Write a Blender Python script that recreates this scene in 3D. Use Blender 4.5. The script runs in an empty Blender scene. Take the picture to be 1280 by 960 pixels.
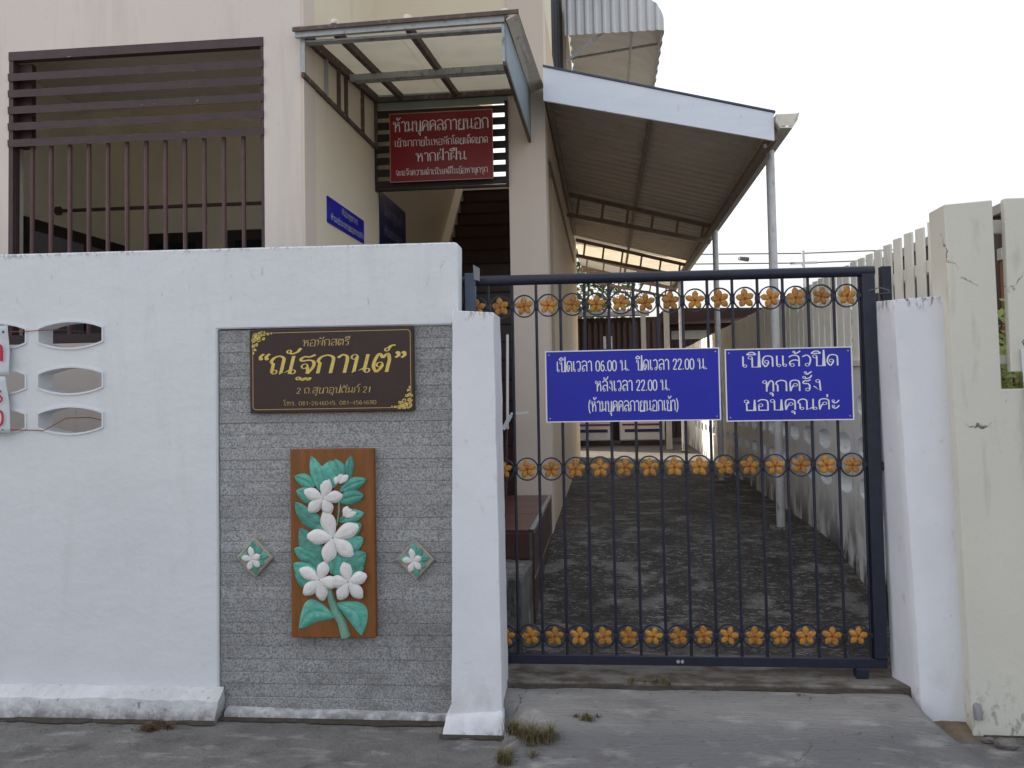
import bpy, bmesh, math, random
from mathutils import Vector, Matrix, noise
random.seed(7)
R = math.radians
SC = bpy.context.scene
COL = SC.collection

# ------------------------------------------------------------------ camera
cd = bpy.data.cameras.new('camera'); cam = bpy.data.objects.new('camera', cd); COL.objects.link(cam)
p_, r_, y_ = R(2.28), R(-1.04), R(5.9)
A = Matrix(((math.cos(y_), math.sin(y_), 0), (-math.sin(y_), math.cos(y_), 0), (0, 0, 1)))
B = Matrix(((1, 0, 0), (0, math.cos(p_), math.sin(p_)), (0, -math.sin(p_), math.cos(p_))))
C_ = Matrix(((math.cos(r_), 0, math.sin(r_)), (0, 1, 0), (-math.sin(r_), 0, math.cos(r_))))
M = C_ @ B @ A
rot = Matrix((M[0], M[2], -Vector(M[1]))).transposed().to_4x4()
cam.matrix_world = Matrix.Translation((0, 0, 1.6)) @ rot
cd.sensor_width = 36; cd.lens = 36 * 1120 / 1280; cd.shift_y = -36 / 1280
cd.clip_end = 2000; cd.clip_start = .05
SC.camera = cam

# ------------------------------------------------------------------ light
SUN_DIR = Vector((-.76, .43, .55)).normalized()      # towards the sun: behind the building, to the left
elev = math.asin(SUN_DIR.z)
w = bpy.data.worlds.new('World'); SC.world = w; w.use_nodes = True
nt = w.node_tree; bg = nt.nodes['Background']
sky = nt.nodes.new('ShaderNodeTexSky'); sky.sky_type = 'NISHITA'; sky.sun_disc = False
sky.sun_elevation = elev; sky.sun_rotation = math.atan2(SUN_DIR.x, SUN_DIR.y)
sky.air_density = 1.0; sky.dust_density = 8.0; sky.ozone_density = 1.0
hz = nt.nodes.new('ShaderNodeMix'); hz.data_type = 'RGBA'; hz.inputs[0].default_value = .56      # thin white cloud over the whole sky
nt.links.new(sky.outputs[0], hz.inputs[6]); hz.inputs[7].default_value = (3.95, 3.98, 4.05, 1); nt.links.new(hz.outputs[2], bg.inputs[0]); bg.inputs[1].default_value = .15
sl = bpy.data.lights.new('sun', 'SUN'); sl.energy = 4.5; sl.angle = R(.6); sl.color = (1, .93, .82)
so = bpy.data.objects.new('sun', sl); COL.objects.link(so)
so.rotation_euler = SUN_DIR.to_track_quat('Z', 'Y').to_euler(); so.location = (-10, 10, 12)
SC.view_settings.view_transform = 'Standard'; SC.view_settings.look = 'None'
SC.view_settings.gamma = 1; SC.view_settings.exposure = 1.2
SC.view_settings.use_curve_mapping = False

# ------------------------------------------------------------------ materials
def mat(name, c1, c2=None, scale=3, rough=.75, bump=.15, bscale=60, metal=0, stretch=(1, 1, 1), dirt=(), cracks=0, vary=0,
        spec=.4, trans=0, speckle=0, wave=None):
    m = bpy.data.materials.new(name); m.use_nodes = True; t = m.node_tree; N = t.nodes; L = t.links
    b = N['Principled BSDF']
    geo = N.new('ShaderNodeNewGeometry')
    def mapping(s):
        mp = N.new('ShaderNodeMapping'); mp.inputs['Scale'].default_value = s
        L.new(geo.outputs['Position'], mp.inputs['Vector']); return mp.outputs[0]
    def nz(sc, s=(1, 1, 1), detail=6, dist=0.0):
        n = N.new('ShaderNodeTexNoise'); n.inputs['Scale'].default_value = sc; n.inputs['Detail'].default_value = detail
        n.inputs['Distortion'].default_value = dist; n.inputs['Roughness'].default_value = .6
        L.new(mapping(s), n.inputs['Vector']); return n.outputs['Fac']
    def ramp(sock, lo, hi):
        r = N.new('ShaderNodeMapRange'); r.inputs['From Min'].default_value = lo; r.inputs['From Max'].default_value = hi
        r.clamp = True; L.new(sock, r.inputs['Value']); return r.outputs[0]
    def math_(op, a, b_):
        n = N.new('ShaderNodeMath'); n.operation = op
        for i, v in enumerate((a, b_)):
            if isinstance(v, (int, float)): n.inputs[i].default_value = v
            else: L.new(v, n.inputs[i])
        return n.outputs[0]
    def mix(f, a, b_):
        n = N.new('ShaderNodeMix'); n.data_type = 'RGBA'
        L.new(f, n.inputs[0])
        for i, v in ((6, a), (7, b_)):
            if isinstance(v, tuple): n.inputs[i].default_value = (*v, 1)
            else: L.new(v, n.inputs[i])
        return n.outputs[2]
    c2 = c2 or tuple(x * .85 for x in c1)
    col = mix(ramp(nz(scale, stretch), .3, .7), c1, c2)
    if speckle:
        col = mix(ramp(nz(speckle, (1, 1, 1), 3), .42, .62), col, tuple(x * .42 for x in c1))
        col = mix(ramp(nz(speckle * 1.3, (1, 1, 1.3), 2), .62, .72), col, tuple(min(.75, x * 2.4) for x in c1))
    sep = None
    for d in dirt:      # (colour, noise scale, lo, hi, stretch, z range or None, strength)
        dc, ds, lo, hi, dst, zr, st = d
        f = ramp(nz(ds, dst, 8, .3), lo, hi)
        if zr:
            if sep is None:
                sep = N.new('ShaderNodeSeparateXYZ'); L.new(geo.outputs['Position'], sep.inputs[0])
            f = math_('MULTIPLY', f, ramp(sep.outputs['Z'], zr[0], zr[1]))
        f = math_('MULTIPLY', f, st)
        col = mix(f, col, dc)
    if cracks:
        v = N.new('ShaderNodeTexVoronoi'); v.feature = 'DISTANCE_TO_EDGE'; v.inputs['Scale'].default_value = cracks
        ad = N.new('ShaderNodeVectorMath'); ad.operation = 'ADD'
        nn = N.new('ShaderNodeTexNoise'); nn.inputs['Scale'].default_value = 5; nn.inputs['Detail'].default_value = 6
        L.new(geo.outputs['Position'], nn.inputs['Vector'])
        sc_ = N.new('ShaderNodeVectorMath'); sc_.operation = 'SCALE'; sc_.inputs['Scale'].default_value = .28; L.new(nn.outputs['Color'], sc_.inputs[0])
        L.new(geo.outputs['Position'], ad.inputs[0]); L.new(sc_.outputs[0], ad.inputs[1]); L.new(ad.outputs[0], v.inputs['Vector'])
        f = math_('MULTIPLY', ramp(v.outputs['Distance'], .004, .001), ramp(nz(2.2), .54, .6))
        col = mix(f, col, (.09, .085, .075))
    if vary:
        oi = N.new('ShaderNodeObjectInfo'); mr = N.new('ShaderNodeMapRange'); mr.inputs['To Min'].default_value = 1 - vary; mr.inputs['To Max'].default_value = 1 + vary
        L.new(oi.outputs['Random'], mr.inputs['Value']); hs = N.new('ShaderNodeHueSaturation'); L.new(mr.outputs[0], hs.inputs['Value']); L.new(col, hs.inputs['Color']); col = hs.outputs[0]
    L.new(col, b.inputs['Base Color'])
    b.inputs['Roughness'].default_value = rough; b.inputs['Metallic'].default_value = metal
    b.inputs['Specular IOR Level'].default_value = spec
    if trans: b.inputs['Transmission Weight'].default_value = trans
    if bump:
        bp = N.new('ShaderNodeBump'); bp.inputs['Strength'].default_value = bump; bp.inputs['Distance'].default_value = .02
        h = nz(bscale, stretch, 8)
        if wave: h = math_('ADD', h, math_('MULTIPLY', nz(wave[0], wave[1], 2), wave[2]))
        L.new(h, bp.inputs['Height']); L.new(bp.outputs[0], b.inputs['Normal'])
    return m
def translucent(name, col, amount=.6):
    m = bpy.data.materials.new(name); m.use_nodes = True; t = m.node_tree; N = t.nodes; L = t.links
    b = N['Principled BSDF']; b.inputs['Base Color'].default_value = (*col, 1); b.inputs['Roughness'].default_value = .4
    tr = N.new('ShaderNodeBsdfTranslucent'); tr.inputs[0].default_value = (*col, 1)
    mx = N.new('ShaderNodeMixShader')
    n = N.new('ShaderNodeTexNoise'); n.inputs['Scale'].default_value = 6; n.inputs['Detail'].default_value = 8
    g = N.new('ShaderNodeNewGeometry'); L.new(g.outputs['Position'], n.inputs['Vector'])
    cr = N.new('ShaderNodeMix'); cr.data_type = 'RGBA'; L.new(n.outputs['Fac'], cr.inputs[0])
    cr.inputs[6].default_value = (*[c * .8 for c in col], 1); cr.inputs[7].default_value = (*col, 1)
    L.new(cr.outputs[2], b.inputs['Base Color']); L.new(cr.outputs[2], tr.inputs[0])
    mx.inputs[0].default_value = amount; L.new(b.outputs[0], mx.inputs[1]); L.new(tr.outputs[0], mx.inputs[2])
    L.new(mx.outputs[0], N['Material Output'].inputs[0]); return m

BLK = (.035, .033, .03)
MW = mat('white_paint', (.68, .70, .725), (.63, .65, .675), 1.1, .6, .16, 30, wave=(3.2, (1, 1, 1.6), 2.5),
         dirt=[(BLK, 60, .5, .62, (1, 1, .6), (2.325, 2.362), .75), ((.35, .35, .35), 14, .60, .74, (1, 1, .2), (2.15, 2.36), .35), (BLK, 40, .64, .72, (1, 1, .35), (1.9, 2.02), .25),
               ((.18, .17, .15), 30, .48, .66, (1, 1, .8), (.16, .02), .9), ((.45, .45, .45), 7, .55, .75, (1, 1, .15), None, .25)])
MWP = mat('white_pillar_paint', (.74, .75, .79), (.68, .69, .73), 2.5, .55, .14, 25,
          dirt=[(BLK, 48, .52, .64, (1, 1, .4), (1.93, 2.0), .8), ((.2, .17, .13), 30, .5, .62, (1, 1, 1), (.04, .0), .7), ((.42, .38, .34), 8, .5, .7, (1, 1, .5), (.5, .1), .35),
                ((.5, .5, .5), 18, .62, .7, (1, 1, .6), None, .5)])
MPL = mat('plinth_paint', (.68, .69, .71), (.5, .5, .5), 6, .8, .4, 50,
          dirt=[((.07, .055, .045), 22, .36, .6, (1, 1, 1), (.06, -.01), 1), (BLK, 38, .62, .70, (1, 1, .7), None, .6), ((.16, .155, .15), 13, .42, .62, (1, 1, 1), (.11, .02), .75)])
MCREAM = mat('cream_fence_paint', (.63, .615, .54), (.58, .565, .50), 2, .75, .12, 30, cracks=.8,
             dirt=[((.16, .15, .12), 30, .52, .66, (1, 1, .5), (.3, .02), .9), ((.3, .29, .25), 9, .6, .75, (1, 1, .2), None, .5)])
MFENCE = mat('driveway_fence_paint', (.78, .79, .80), (.70, .71, .72), 3, .75, .15, 30,
             dirt=[((.035, .033, .03), 5, .42, .56, (1, 1, .5), (.88, .4), 1), ((.2, .19, .16), 14, .55, .7, (1, 1, .3), None, .5)])
MPICK = mat('picket_paint', (.80, .78, .70), (.70, .68, .60), 4, .75, .1, 30, dirt=[((.25, .24, .2), 12, .55, .75, (1, 1, .3), None, .5)])
MPINK = mat('pinkish_plaster', (.70, .635, .575), (.67, .605, .55), 1.2, .85, .08, 40,
            dirt=[((.42, .38, .34), 5, .52, .74, (1, 1, .12), None, .4), ((.4, .37, .34), 60, .64, .7, (1, 1, .3), None, .4)])
MPINK2 = mat('rose_plaster', (.68, .59, .51), (.65, .56, .485), 1.2, .85, .08, 40)
MBCRM = mat('cream_plaster', (.76, .68, .53), (.72, .64, .50), 1.2, .85, .08, 40, dirt=[((.4, .36, .28), 5, .6, .8, (1, 1, .15), None, .3)])
MORNG = mat('bounce_warmed_cream_plaster', (.62, .50, .36), (.57, .45, .32), 1.5, .85, .08, 40, dirt=[((.25, .2, .15), 6, .6, .8, (1, 1, .2), None, .4)])  # cream plaster with warm bounced light put into its colour
MROOM = mat('room_plaster', (.82, .77, .64), (.78, .73, .6), 1.5, .85, .05, 40)
MBRN = mat('brown_shutter_paint', (.075, .048, .05), (.055, .036, .038), 8, .5, .1, 50,
           dirt=[((.4, .36, .36), 50, .68, .72, (.4, 1, 1), None, .8)])
MBAR = mat('maroon_bar_paint', (.115, .055, .055), (.085, .04, .042), 8, .45, .05, 50)
MDARK = mat('dark_wood', (.03, .022, .02), (.02, .015, .014), 8, .5, .1, 50)
MNAVY = mat('navy_gate_paint', (.018, .022, .045), (.012, .014, .028), 20, .38, .06, 60,
            dirt=[((.3, .3, .3), 70, .7, .74, (1, 1, 1), None, .5), ((.07, .04, .03), 30, .62, .72, (1, 1, 1), None, .5)])
MPOST = mat('blue_grey_paint', (.07, .09, .14), (.05, .065, .1), 10, .45, .06, 60)
MGOLDP = mat('gold_petal_paint', (.48, .24, .045), (.33, .125, .018), 45, .42, .2, 80, vary=.22, dirt=[((.10, .045, .015), 90, .54, .66, (1, 1, 1), None, .8)])
MGCORE = mat('orange_flower_core', (.25, .055, .01), None, 30, .5, .1, 80)
MSTONE = mat('grey_granular_stone', (.66, .665, .67), (.53, .535, .54), 7, .85, .9, 170, speckle=120, stretch=(1, 1, 2.2), vary=.10,
             dirt=[((.13, .115, .09), 4, .45, .7, (1, 1, 1.8), (.75, .05), .6)])
MSIGNB = mat('brown_sign_board', (.04, .018, .016), (.03, .013, .012), 10, .35, .05, 60)
MGOLD = mat('gold_lettering', (.72, .56, .16), (.58, .42, .09), 20, .38, .1, 90, metal=.15)
MGOLD2 = mat('dull_gold_lettering', (.55, .39, .15), (.45, .31, .11), 20, .5, .1, 90)
MWOOD = mat('orange_wood', (.25, .092, .02), (.17, .06, .013), 7, .55, .25, 40, stretch=(6, 1, .5))
MLEAF = mat('jade_relief_leaf', (.13, .43, .35), (.06, .28, .22), 22, .45, .35, 70, vary=.22, dirt=[((.4, .55, .48), 40, .6, .72, (1, 1, 1), None, .5)])
MPETAL = mat('white_relief_petal', (.76, .75, .73), (.66, .64, .62), 30, .5, .25, 80, vary=.06, dirt=[((.3, .28, .25), 45, .6, .72, (1, 1, 1), None, .4)])
MSTEM = mat('pale_green_stem', (.2, .38, .3), (.12, .28, .2), 20, .55, .2, 60)
MTILEB = mat('diamond_tile', (.42, .37, .31), (.3, .27, .22), 20, .6, .2, 60)
MBLUE = mat('royal_blue_sheet', (.008, .014, .38), (.007, .011, .33), 2, .28, .0, 40)
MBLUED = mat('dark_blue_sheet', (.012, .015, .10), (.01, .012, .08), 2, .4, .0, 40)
MRED = mat('red_sign_sheet', (.23, .012, .018), (.19, .01, .015), 3, .3, .0, 40)
MWHT = mat('white_lettering', (.75, .76, .78), (.72, .72, .74), 4, .45, 0)
MPLAS = mat('white_sheet', (.66, .70, .72), (.58, .63, .66), 12, .45, .1, 20)
MREDL = mat('red_lettering', (.5, .012, .04), None, 4, .45, 0)
MSTR = mat('red_string', (.28, .06, .05), None, 4, .7, 0)
MST = mat('street_cement', (.205, .198, .188), (.118, .114, .108), 5, .9, .8, 45, stretch=(1, 1, 1),
          dirt=[((.38, .375, .365), 9, .54, .70, (.45, 1.3, 1), None, .6), ((.05, .048, .045), 4, .55, .72, (1, 1, 1), None, .7),
                ((.035, .033, .03), 110, .58, .66, (1, 1, 1), None, .6), ((.3, .3, .3), 160, .62, .7, (1, 1, 1), None, .5)])
MAP = mat('apron_concrete', (.32, .31, .295), (.21, .20, .19), 3, .9, .7, 60, cracks=.9, stretch=(.45, 1.6, 1),
          dirt=[((.15, .15, .155), 3, .2, .4, (1, 1, 1), (.125, .075), .85), ((.12, .112, .10), 4, .56, .70, (1, 1, 1), None, .55), ((.10, .10, .105), 55, .5, .68, (.06, 2.4, 1), None, .4), ((.45, .44, .415), 7, .54, .70, (.6, 1.4, 1), None, .5),
                ((.05, .048, .045), 90, .6, .68, (.25, 2, 1), None, .6)])
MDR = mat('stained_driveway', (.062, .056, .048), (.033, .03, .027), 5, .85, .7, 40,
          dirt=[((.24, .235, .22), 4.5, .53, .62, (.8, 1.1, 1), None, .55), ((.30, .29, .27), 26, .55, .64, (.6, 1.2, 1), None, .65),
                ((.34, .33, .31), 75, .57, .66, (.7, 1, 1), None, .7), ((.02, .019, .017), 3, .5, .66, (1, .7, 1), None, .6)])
MSOIL = mat('soil_line_dirt', (.045, .035, .027), (.075, .062, .05), 20, .95, .5, 60)
MLIT = mat('dry_leaf_litter', (.12, .075, .04), (.05, .035, .025), 40, .9, 0)
MTHR = mat('threshold_concrete', (.25, .235, .21), (.16, .145, .125), 6, .9, .5, 45, dirt=[((.06, .045, .033), 8, .46, .60, (.6, 1, 1), None, .8)])
MDRF = mat('far_driveway', (.12, .108, .095), (.085, .078, .068), 3, .85, .3, 40, dirt=[((.06, .055, .05), 4, .5, .7, (1, 1, 1), None, .6)])
MTILE = mat('red_brown_tile', (.105, .045, .035), (.08, .034, .028), 6, .3, .03, 40)
MRISE = mat('dark_brown_tile', (.085, .045, .037), (.065, .035, .029), 6, .28, .03, 40)
MNOSE = mat('grey_nosing', (.3, .31, .31), (.22, .23, .23), 8, .5, .1, 40)
MSTEPC = mat('step_cement', (.17, .165, .155), (.1, .098, .092), 8, .9, .5, 40, dirt=[((.4, .4, .38), 18, .56, .66, (1.5, 1, .3), None, .7), (BLK, 12, .5, .65, (1, 1, .5), None, .7)])
MALU = mat('weathered_aluminium', (.42, .44, .45), (.33, .35, .36), 14, .45, .1, 60, metal=.3, dirt=[((.13, .08, .05), 22, .55, .68, (1, 1, 1), None, .7)])
MRUST = mat('rusty_steel', (.13, .095, .08), (.09, .065, .055), 18, .7, .25, 60, dirt=[((.3, .27, .23), 25, .56, .66, (1, 1, 1), None, .7)])
MPOLY = translucent('cream_roof_sheet', (.88, .84, .74), .75)
MGRN = translucent('frosted_green_sheet', (.55, .64, .58), .5)
MGLS = translucent('blue_grey_side_sheet', (.5, .6, .66), .5)
MFAS = mat('bluish_white_fascia', (.8, .84, .92), (.72, .77, .86), 5, .5, .06, 50, stretch=(.5, 1, 3),
           dirt=[((.3, .3, .32), 14, .66, .74, (2, 1, .6), None, .5)])
MROOF = mat('grey_corrugated_sheet', (.56, .50, .44), (.47, .415, .36), 3, .55, .06, 40, metal=.15,
            dirt=[((.3, .27, .23), 6, .55, .75, (1, .3, 1), None, .4)])
MAWN = mat('zinc_awning_sheet', (.74, .75, .76), (.66, .67, .68), 4, .5, .05, 40, metal=.0)
MTRUSS = mat('painted_truss_steel', (.26, .2, .16), (.18, .14, .115), 10, .6, .1, 50)
MGUT = mat('cream_gutter', (.74, .69, .6), (.62, .58, .5), 8, .5, .05, 50, dirt=[((.2, .15, .1), 15, .58, .7, (1, 1, 1), None, .6)])
MPIPE = mat('galvanised_pipe', (.66, .66, .66), (.5, .5, .5), 14, .45, .05, 50, metal=.15, dirt=[((.14, .1, .07), 20, .58, .7, (1, 1, .4), None, .7)])
MPVC = mat('grey_plastic_pipe', (.22, .22, .24), None, 10, .5, .05)
MBHOUSE = mat('brown_house_boards', (.06, .028, .022), (.045, .022, .018), 5, .6, .1, 50, stretch=(4, 1, .4))
MBTRIM = mat('pale_trim', (.5, .48, .44), None, 6, .6, .05)
MTERRA = mat('orange_brown_wall', (.28, .1, .05), None, 6, .7, .1)
MBOX = mat('white_box_paint', (.62, .63, .66), (.55, .56, .6), 6, .5, .03)
MGRASS = mat('dry_green_blades', (.10, .11, .04), (.19, .15, .075), 25, .8, 0)
MDEAD = mat('dead_blades', (.16, .1, .055), (.1, .065, .04), 25, .9, 0)
MSHRUB = mat('yellow_green_leaves', (.3, .33, .05), (.14, .22, .05), 14, .6, 0)
MTREE = mat('dark_green_leaves', (.06, .1, .03), (.09, .12, .04), 5, .7, 0)
MFLW = mat('red_blossom', (.42, .03, .05), None, 9, .6, 0)
MBARK = mat('bark', (.12, .09, .06), None, 20, .9, .5, 50)
MGLASS = mat('dark_window_glass', (.02, .022, .028), None, 3, .6, 0, spec=.1)
MWIRE = mat('black_wire', (.12, .12, .13), None, 3, .6, 0)
MRUB = mat('rubble', (.2, .19, .17), (.12, .11, .1), 30, .9, .6, 60)

# ------------------------------------------------------------------ objects
def tag(o, label=None, cat=None, group=None, kind=None):
    if label: o['label'] = label
    if cat: o['category'] = cat
    if group: o['group'] = group
    if kind: o['kind'] = kind
    return o
def empty(name, loc, label=None, cat=None, group=None, rz=0):
    o = bpy.data.objects.new(name, None); COL.objects.link(o); o.location = loc; o.rotation_euler = (0, 0, rz)
    o.empty_display_size = .1
    o['_w'] = 1
    return tag(o, label, cat, group)
def wloc(o):
    v = Vector(o.location)
    while o.parent: o = o.parent; v += Vector(o.location)
    return v
class MB:
    def __init__(s): s.v = []; s.f = []; s.sm = False
    def quad(s, *ps):
        n = len(s.v); s.v += [tuple(p) for p in ps]; s.f.append(tuple(range(n, n + len(ps)))); return s
    def hexa(s, b, t):       # four bottom, four top points (counterclockwise)
        n = len(s.v); s.v += [tuple(p) for p in b] + [tuple(p) for p in t]
        s.f += [(n + 3, n + 2, n + 1, n), (n + 4, n + 5, n + 6, n + 7)] + [(n + i, n + (i + 1) % 4, n + 4 + (i + 1) % 4, n + 4 + i) for i in range(4)]
        return s
    def box(s, x0, x1, y0, y1, z0, z1):
        return s.hexa([(x0, y0, z0), (x1, y0, z0), (x1, y1, z0), (x0, y1, z0)], [(x0, y0, z1), (x1, y0, z1), (x1, y1, z1), (x0, y1, z1)])
    def bar(s, a, b, w, h, up=(0, 0, 1)):     # rectangular bar between two points
        a, b = Vector(a), Vector(b); d = (b - a).normalized(); u = Vector(up) if abs(d.z) < .95 else Vector((1, 0, 0))
        x = d.cross(u).normalized(); u = x.cross(d).normalized(); x *= w / 2; u *= h / 2
        return s.hexa([a - x - u, a + x - u, a + x + u, a - x + u], [b - x - u, b + x - u, b + x + u, b - x + u])
    def tube(s, pts, r, n=8, cap=True, taper=None):
        pts = [Vector(p) for p in pts]; base = len(s.v); prev = None
        for i, p in enumerate(pts):
            d = (pts[min(i + 1, len(pts) - 1)] - pts[max(i - 1, 0)]).normalized()
            if prev is None: prev = d.orthogonal().normalized()
            x = (prev - d * prev.dot(d)).normalized(); prev = x; y = d.cross(x)
            rr = r if taper is None else r * taper[i]
            for k in range(n):
                a = 2 * math.pi * k / n; s.v.append(tuple(p + (x * math.cos(a) + y * math.sin(a)) * rr))
        for i in range(len(pts) - 1):
            for k in range(n):
                a = base + i * n + k; b = base + i * n + (k + 1) % n; s.f.append((a, b, b + n, a + n))
        if cap:
            s.f.append(tuple(base + k for k in range(n))[::-1]); s.f.append(tuple(base + (len(pts) - 1) * n + k for k in range(n)))
        return s
    def mesh(s, name, m, off=(0, 0, 0), smooth=False, bevel=0, rough=0, seg=None):
        me = bpy.data.meshes.new(name); o = Vector(off)
        me.from_pydata([tuple(Vector(v) - o) for v in s.v], [], s.f); me.materials.append(m)
        bm = bmesh.new(); bm.from_mesh(me)
        bmesh.ops.recalc_face_normals(bm, faces=bm.faces)
        if bevel: bmesh.ops.bevel(bm, geom=bm.edges[:] , offset=bevel, segments=1, affect='EDGES', clamp_overlap=True)
        if seg:
            bmesh.ops.triangulate(bm, faces=[f for f in bm.faces if len(f.verts) > 4])
            for _ in range(12):
                es = [e for e in bm.edges if e.calc_length() > seg]
                if not es: break
                bmesh.ops.subdivide_edges(bm, edges=es, cuts=1, use_grid_fill=True)
        if rough:
            for v in bm.verts:
                p = v.co + o
                v.co += Vector((noise.noise(p * 6), noise.noise(p * 6 + Vector((9, 0, 0))), noise.noise(p * 6 + Vector((0, 9, 0))) * .6)) * rough \
                    + Vector((noise.noise(p * 25), noise.noise(p * 25 + Vector((5, 0, 0))), noise.noise(p * 25 + Vector((0, 5, 0))))) * rough * .4
        bm.to_mesh(me); bm.free()
        if smooth:
            for p in me.polygons: p.use_smooth = True
            try: me.set_sharp_from_angle(angle=R(40))
            except Exception: pass
        return me
    def build(s, name, m, parent=None, **k):
        off = wloc(parent) if parent is not None else (0, 0, 0)
        o = bpy.data.objects.new(name, s.mesh(name, m, off, **k)); COL.objects.link(o)
        if parent is not None: o.parent = parent
        return o
def boxo(name, m, parent, x0, x1, y0, y1, z0, z1, **k): return MB().box(x0, x1, y0, y1, z0, z1).build(name, m, parent, **k)
def copy_tree(o, parent=None, loc=None):
    c = o.copy(); COL.objects.link(c)
    if parent is not None: c.parent = parent
    if loc is not None: c.location = loc
    for ch in list(o.children): copy_tree(ch, c)
    return c
def cut(o, cutter_mesh):      # boolean difference, baked into the mesh
    c = bpy.data.objects.new('cutter', cutter_mesh); COL.objects.link(c); c.matrix_world = Matrix.Translation(wloc(o))
    md = o.modifiers.new('b', 'BOOLEAN'); md.operation = 'DIFFERENCE'; md.object = c; md.solver = 'EXACT'
    bpy.context.view_layer.update()
    dg = bpy.context.evaluated_depsgraph_get(); me = bpy.data.meshes.new_from_object(o.evaluated_get(dg))
    o.modifiers.clear(); old = o.data; o.data = me; me.name = old.name
    if not me.materials: me.materials.append(old.materials[0])
    bpy.data.objects.remove(c)

# ------------------------------------------------------------------ looped Thai stroke lettering
G = {}
def g(ch, adv, *st): G[ch] = (adv, [x for x in st])
def o(x, y, r=1.3): return ('o', [(x, y)], r)
def l(*p): return ('l', list(p), 0)
def c(*p): return ('c', list(p), 0)
g('ก', 8.4, l((1.5, 0), (1.5, 5.6), (.3, 6.8)), c((.3, 6.8), (1.4, 9), (4, 10), (6.5, 9), (7.1, 7)), l((7.1, 7), (7.1, 0)))
g('ข', 8, o(1.6, 8.6), c((2.8, 8.8), (2.9, 7.2), (1.7, 6.2), (1.8, 4.6)), l((1.8, 4.6), (1.8, 0), (6.8, 0), (6.8, 10)))
g('ค', 8.4, o(4.5, 5.6), c((3.3, 5.2), (2, 2.6), (1.4, 0)), l((1.3, 0), (1.1, 6)), c((1.1, 6), (1.6, 9), (4.1, 10), (6.6, 9), (7.1, 6.6)), l((7.1, 6.6), (7.1, 0)))
g('ง', 6.4, o(3.4, 8.8), l((4.5, 9), (5, 0), (.8, 4.2)))
g('จ', 7.6, o(2.5, 4.8), c((3.6, 4.6), (4.6, 2.6), (4.9, 0)), c((4.9, 0), (6.6, 3.4), (6.6, 7.6), (5, 9.7), (2.8, 9.9), (.8, 8.4)))
g('ฐ', 8.2, o(3.2, 4.1), c((4.3, 3.8), (5, 2), (5.1, 0)), c((5.1, 0), (7, 3.4), (6.8, 6.4), (4.6, 7.4), (1.6, 7), (.9, 8.2), (2.4, 9.4), (4.6, 9.2), (6.8, 10.4)), o(1.6, -2.6, .8), c((2.3, -2.2), (3.6, -3.6), (4.8, -2.4), (6.2, -3.6), (6.9, -2.2)))
g('ณ', 12.6, o(2.9, 1.2, 1.1), l((1.8, 1), (1.7, 5.6), (.4, 6.8)), c((.4, 6.8), (1.4, 9), (3.6, 10), (5.6, 9), (6, 7)), l((6, 7), (6, 0), (9.9, 2.2)), l((9.9, 10), (9.9, 0)), o(11.1, 1.1, 1.1))
g('ด', 8.4, o(3.3, 4.6), c((4.6, 4.4), (4, 2.2), (2.6, 0)), c((2.6, 0), (.9, 3), (1, 6.6), (2, 9.2), (4.2, 10), (6.6, 9), (7.1, 6.6)), l((7.1, 6.6), (7.1, 0)))
g('ต', 8.6, o(3.3, 4.2), c((4.6, 4.1), (4, 2), (2.6, 0)), c((2.6, 0), (.9, 3), (.9, 7), (2.2, 10.2), (4, 7.8)), c((4, 7.8), (5.8, 10.2), (7.1, 7)), l((7.1, 7), (7.1, 0)))
g('ถ', 8.4, o(2.8, 1.2), l((1.6, 1), (1.5, 5.6), (.3, 6.8)), c((.3, 6.8), (1.4, 9), (4, 10), (6.5, 9), (7.1, 7)), l((7.1, 7), (7.1, 0)))
g('ท', 8.4, o(1.6, 8.7), l((2.8, 8.8), (2.8, 0)), c((2.8, 3.4), (4.6, 8.6), (6, 9.8), (7.1, 8)), l((7.1, 8), (7.1, 0)))
g('น', 10, o(1.6, 8.7), l((2.8, 8.8), (2.8, 0), (7.2, 2.6)), l((7.2, 10), (7.2, 1)), o(8.4, 1.1, 1.1))
g('บ', 8.6, o(1.6, 8.7), l((2.8, 8.8), (2.8, 0), (7.2, 0), (7.2, 10)))
g('ป', 8.6, o(1.6, 8.7), l((2.8, 8.8), (2.8, 0), (7.2, 0), (7.2, 14.5)))
g('ฝ', 9, o(2.6, 8.7), l((1.4, 8.6), (1.4, 0), (4.4, 5), (7.4, 0), (7.4, 14.5)))
g('พ', 9.4, o(1.4, 8.7), l((2.6, 8.8), (2.6, 0), (5, 8), (7.4, 0), (8, 10)))
g('ภ', 9, o(.9, 1.2), l((2.1, 1), (2.1, 5.6), (.9, 6.8)), c((.9, 6.8), (2, 9), (4.6, 10), (7.1, 9), (7.7, 7)), l((7.7, 7), (7.7, 0)))
g('ม', 8.8, o(1.6, 8.7), l((2.8, 8.8), (2.8, 1)), o(1.7, 1.1, 1.1), l((2.8, 1), (7.2, 2.8)), l((7.2, 10), (7.2, 0)))
g('ย', 8.4, o(2.9, 8.8, 1.1), c((1.8, 9), (1.2, 7), (3.2, 5.4)), c((3.2, 5.4), (1.4, 4.6), (1.3, 2.6)), l((1.3, 2.6), (1.3, 0), (7, 0), (7, 10)))
g('ร', 7, o(3.8, 1.2), c((5, 1.2), (5.2, 4.4), (4.2, 6.4), (1.6, 6.8), (1, 8), (2.4, 9.4), (4, 9), (5.8, 10.2)))
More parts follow.
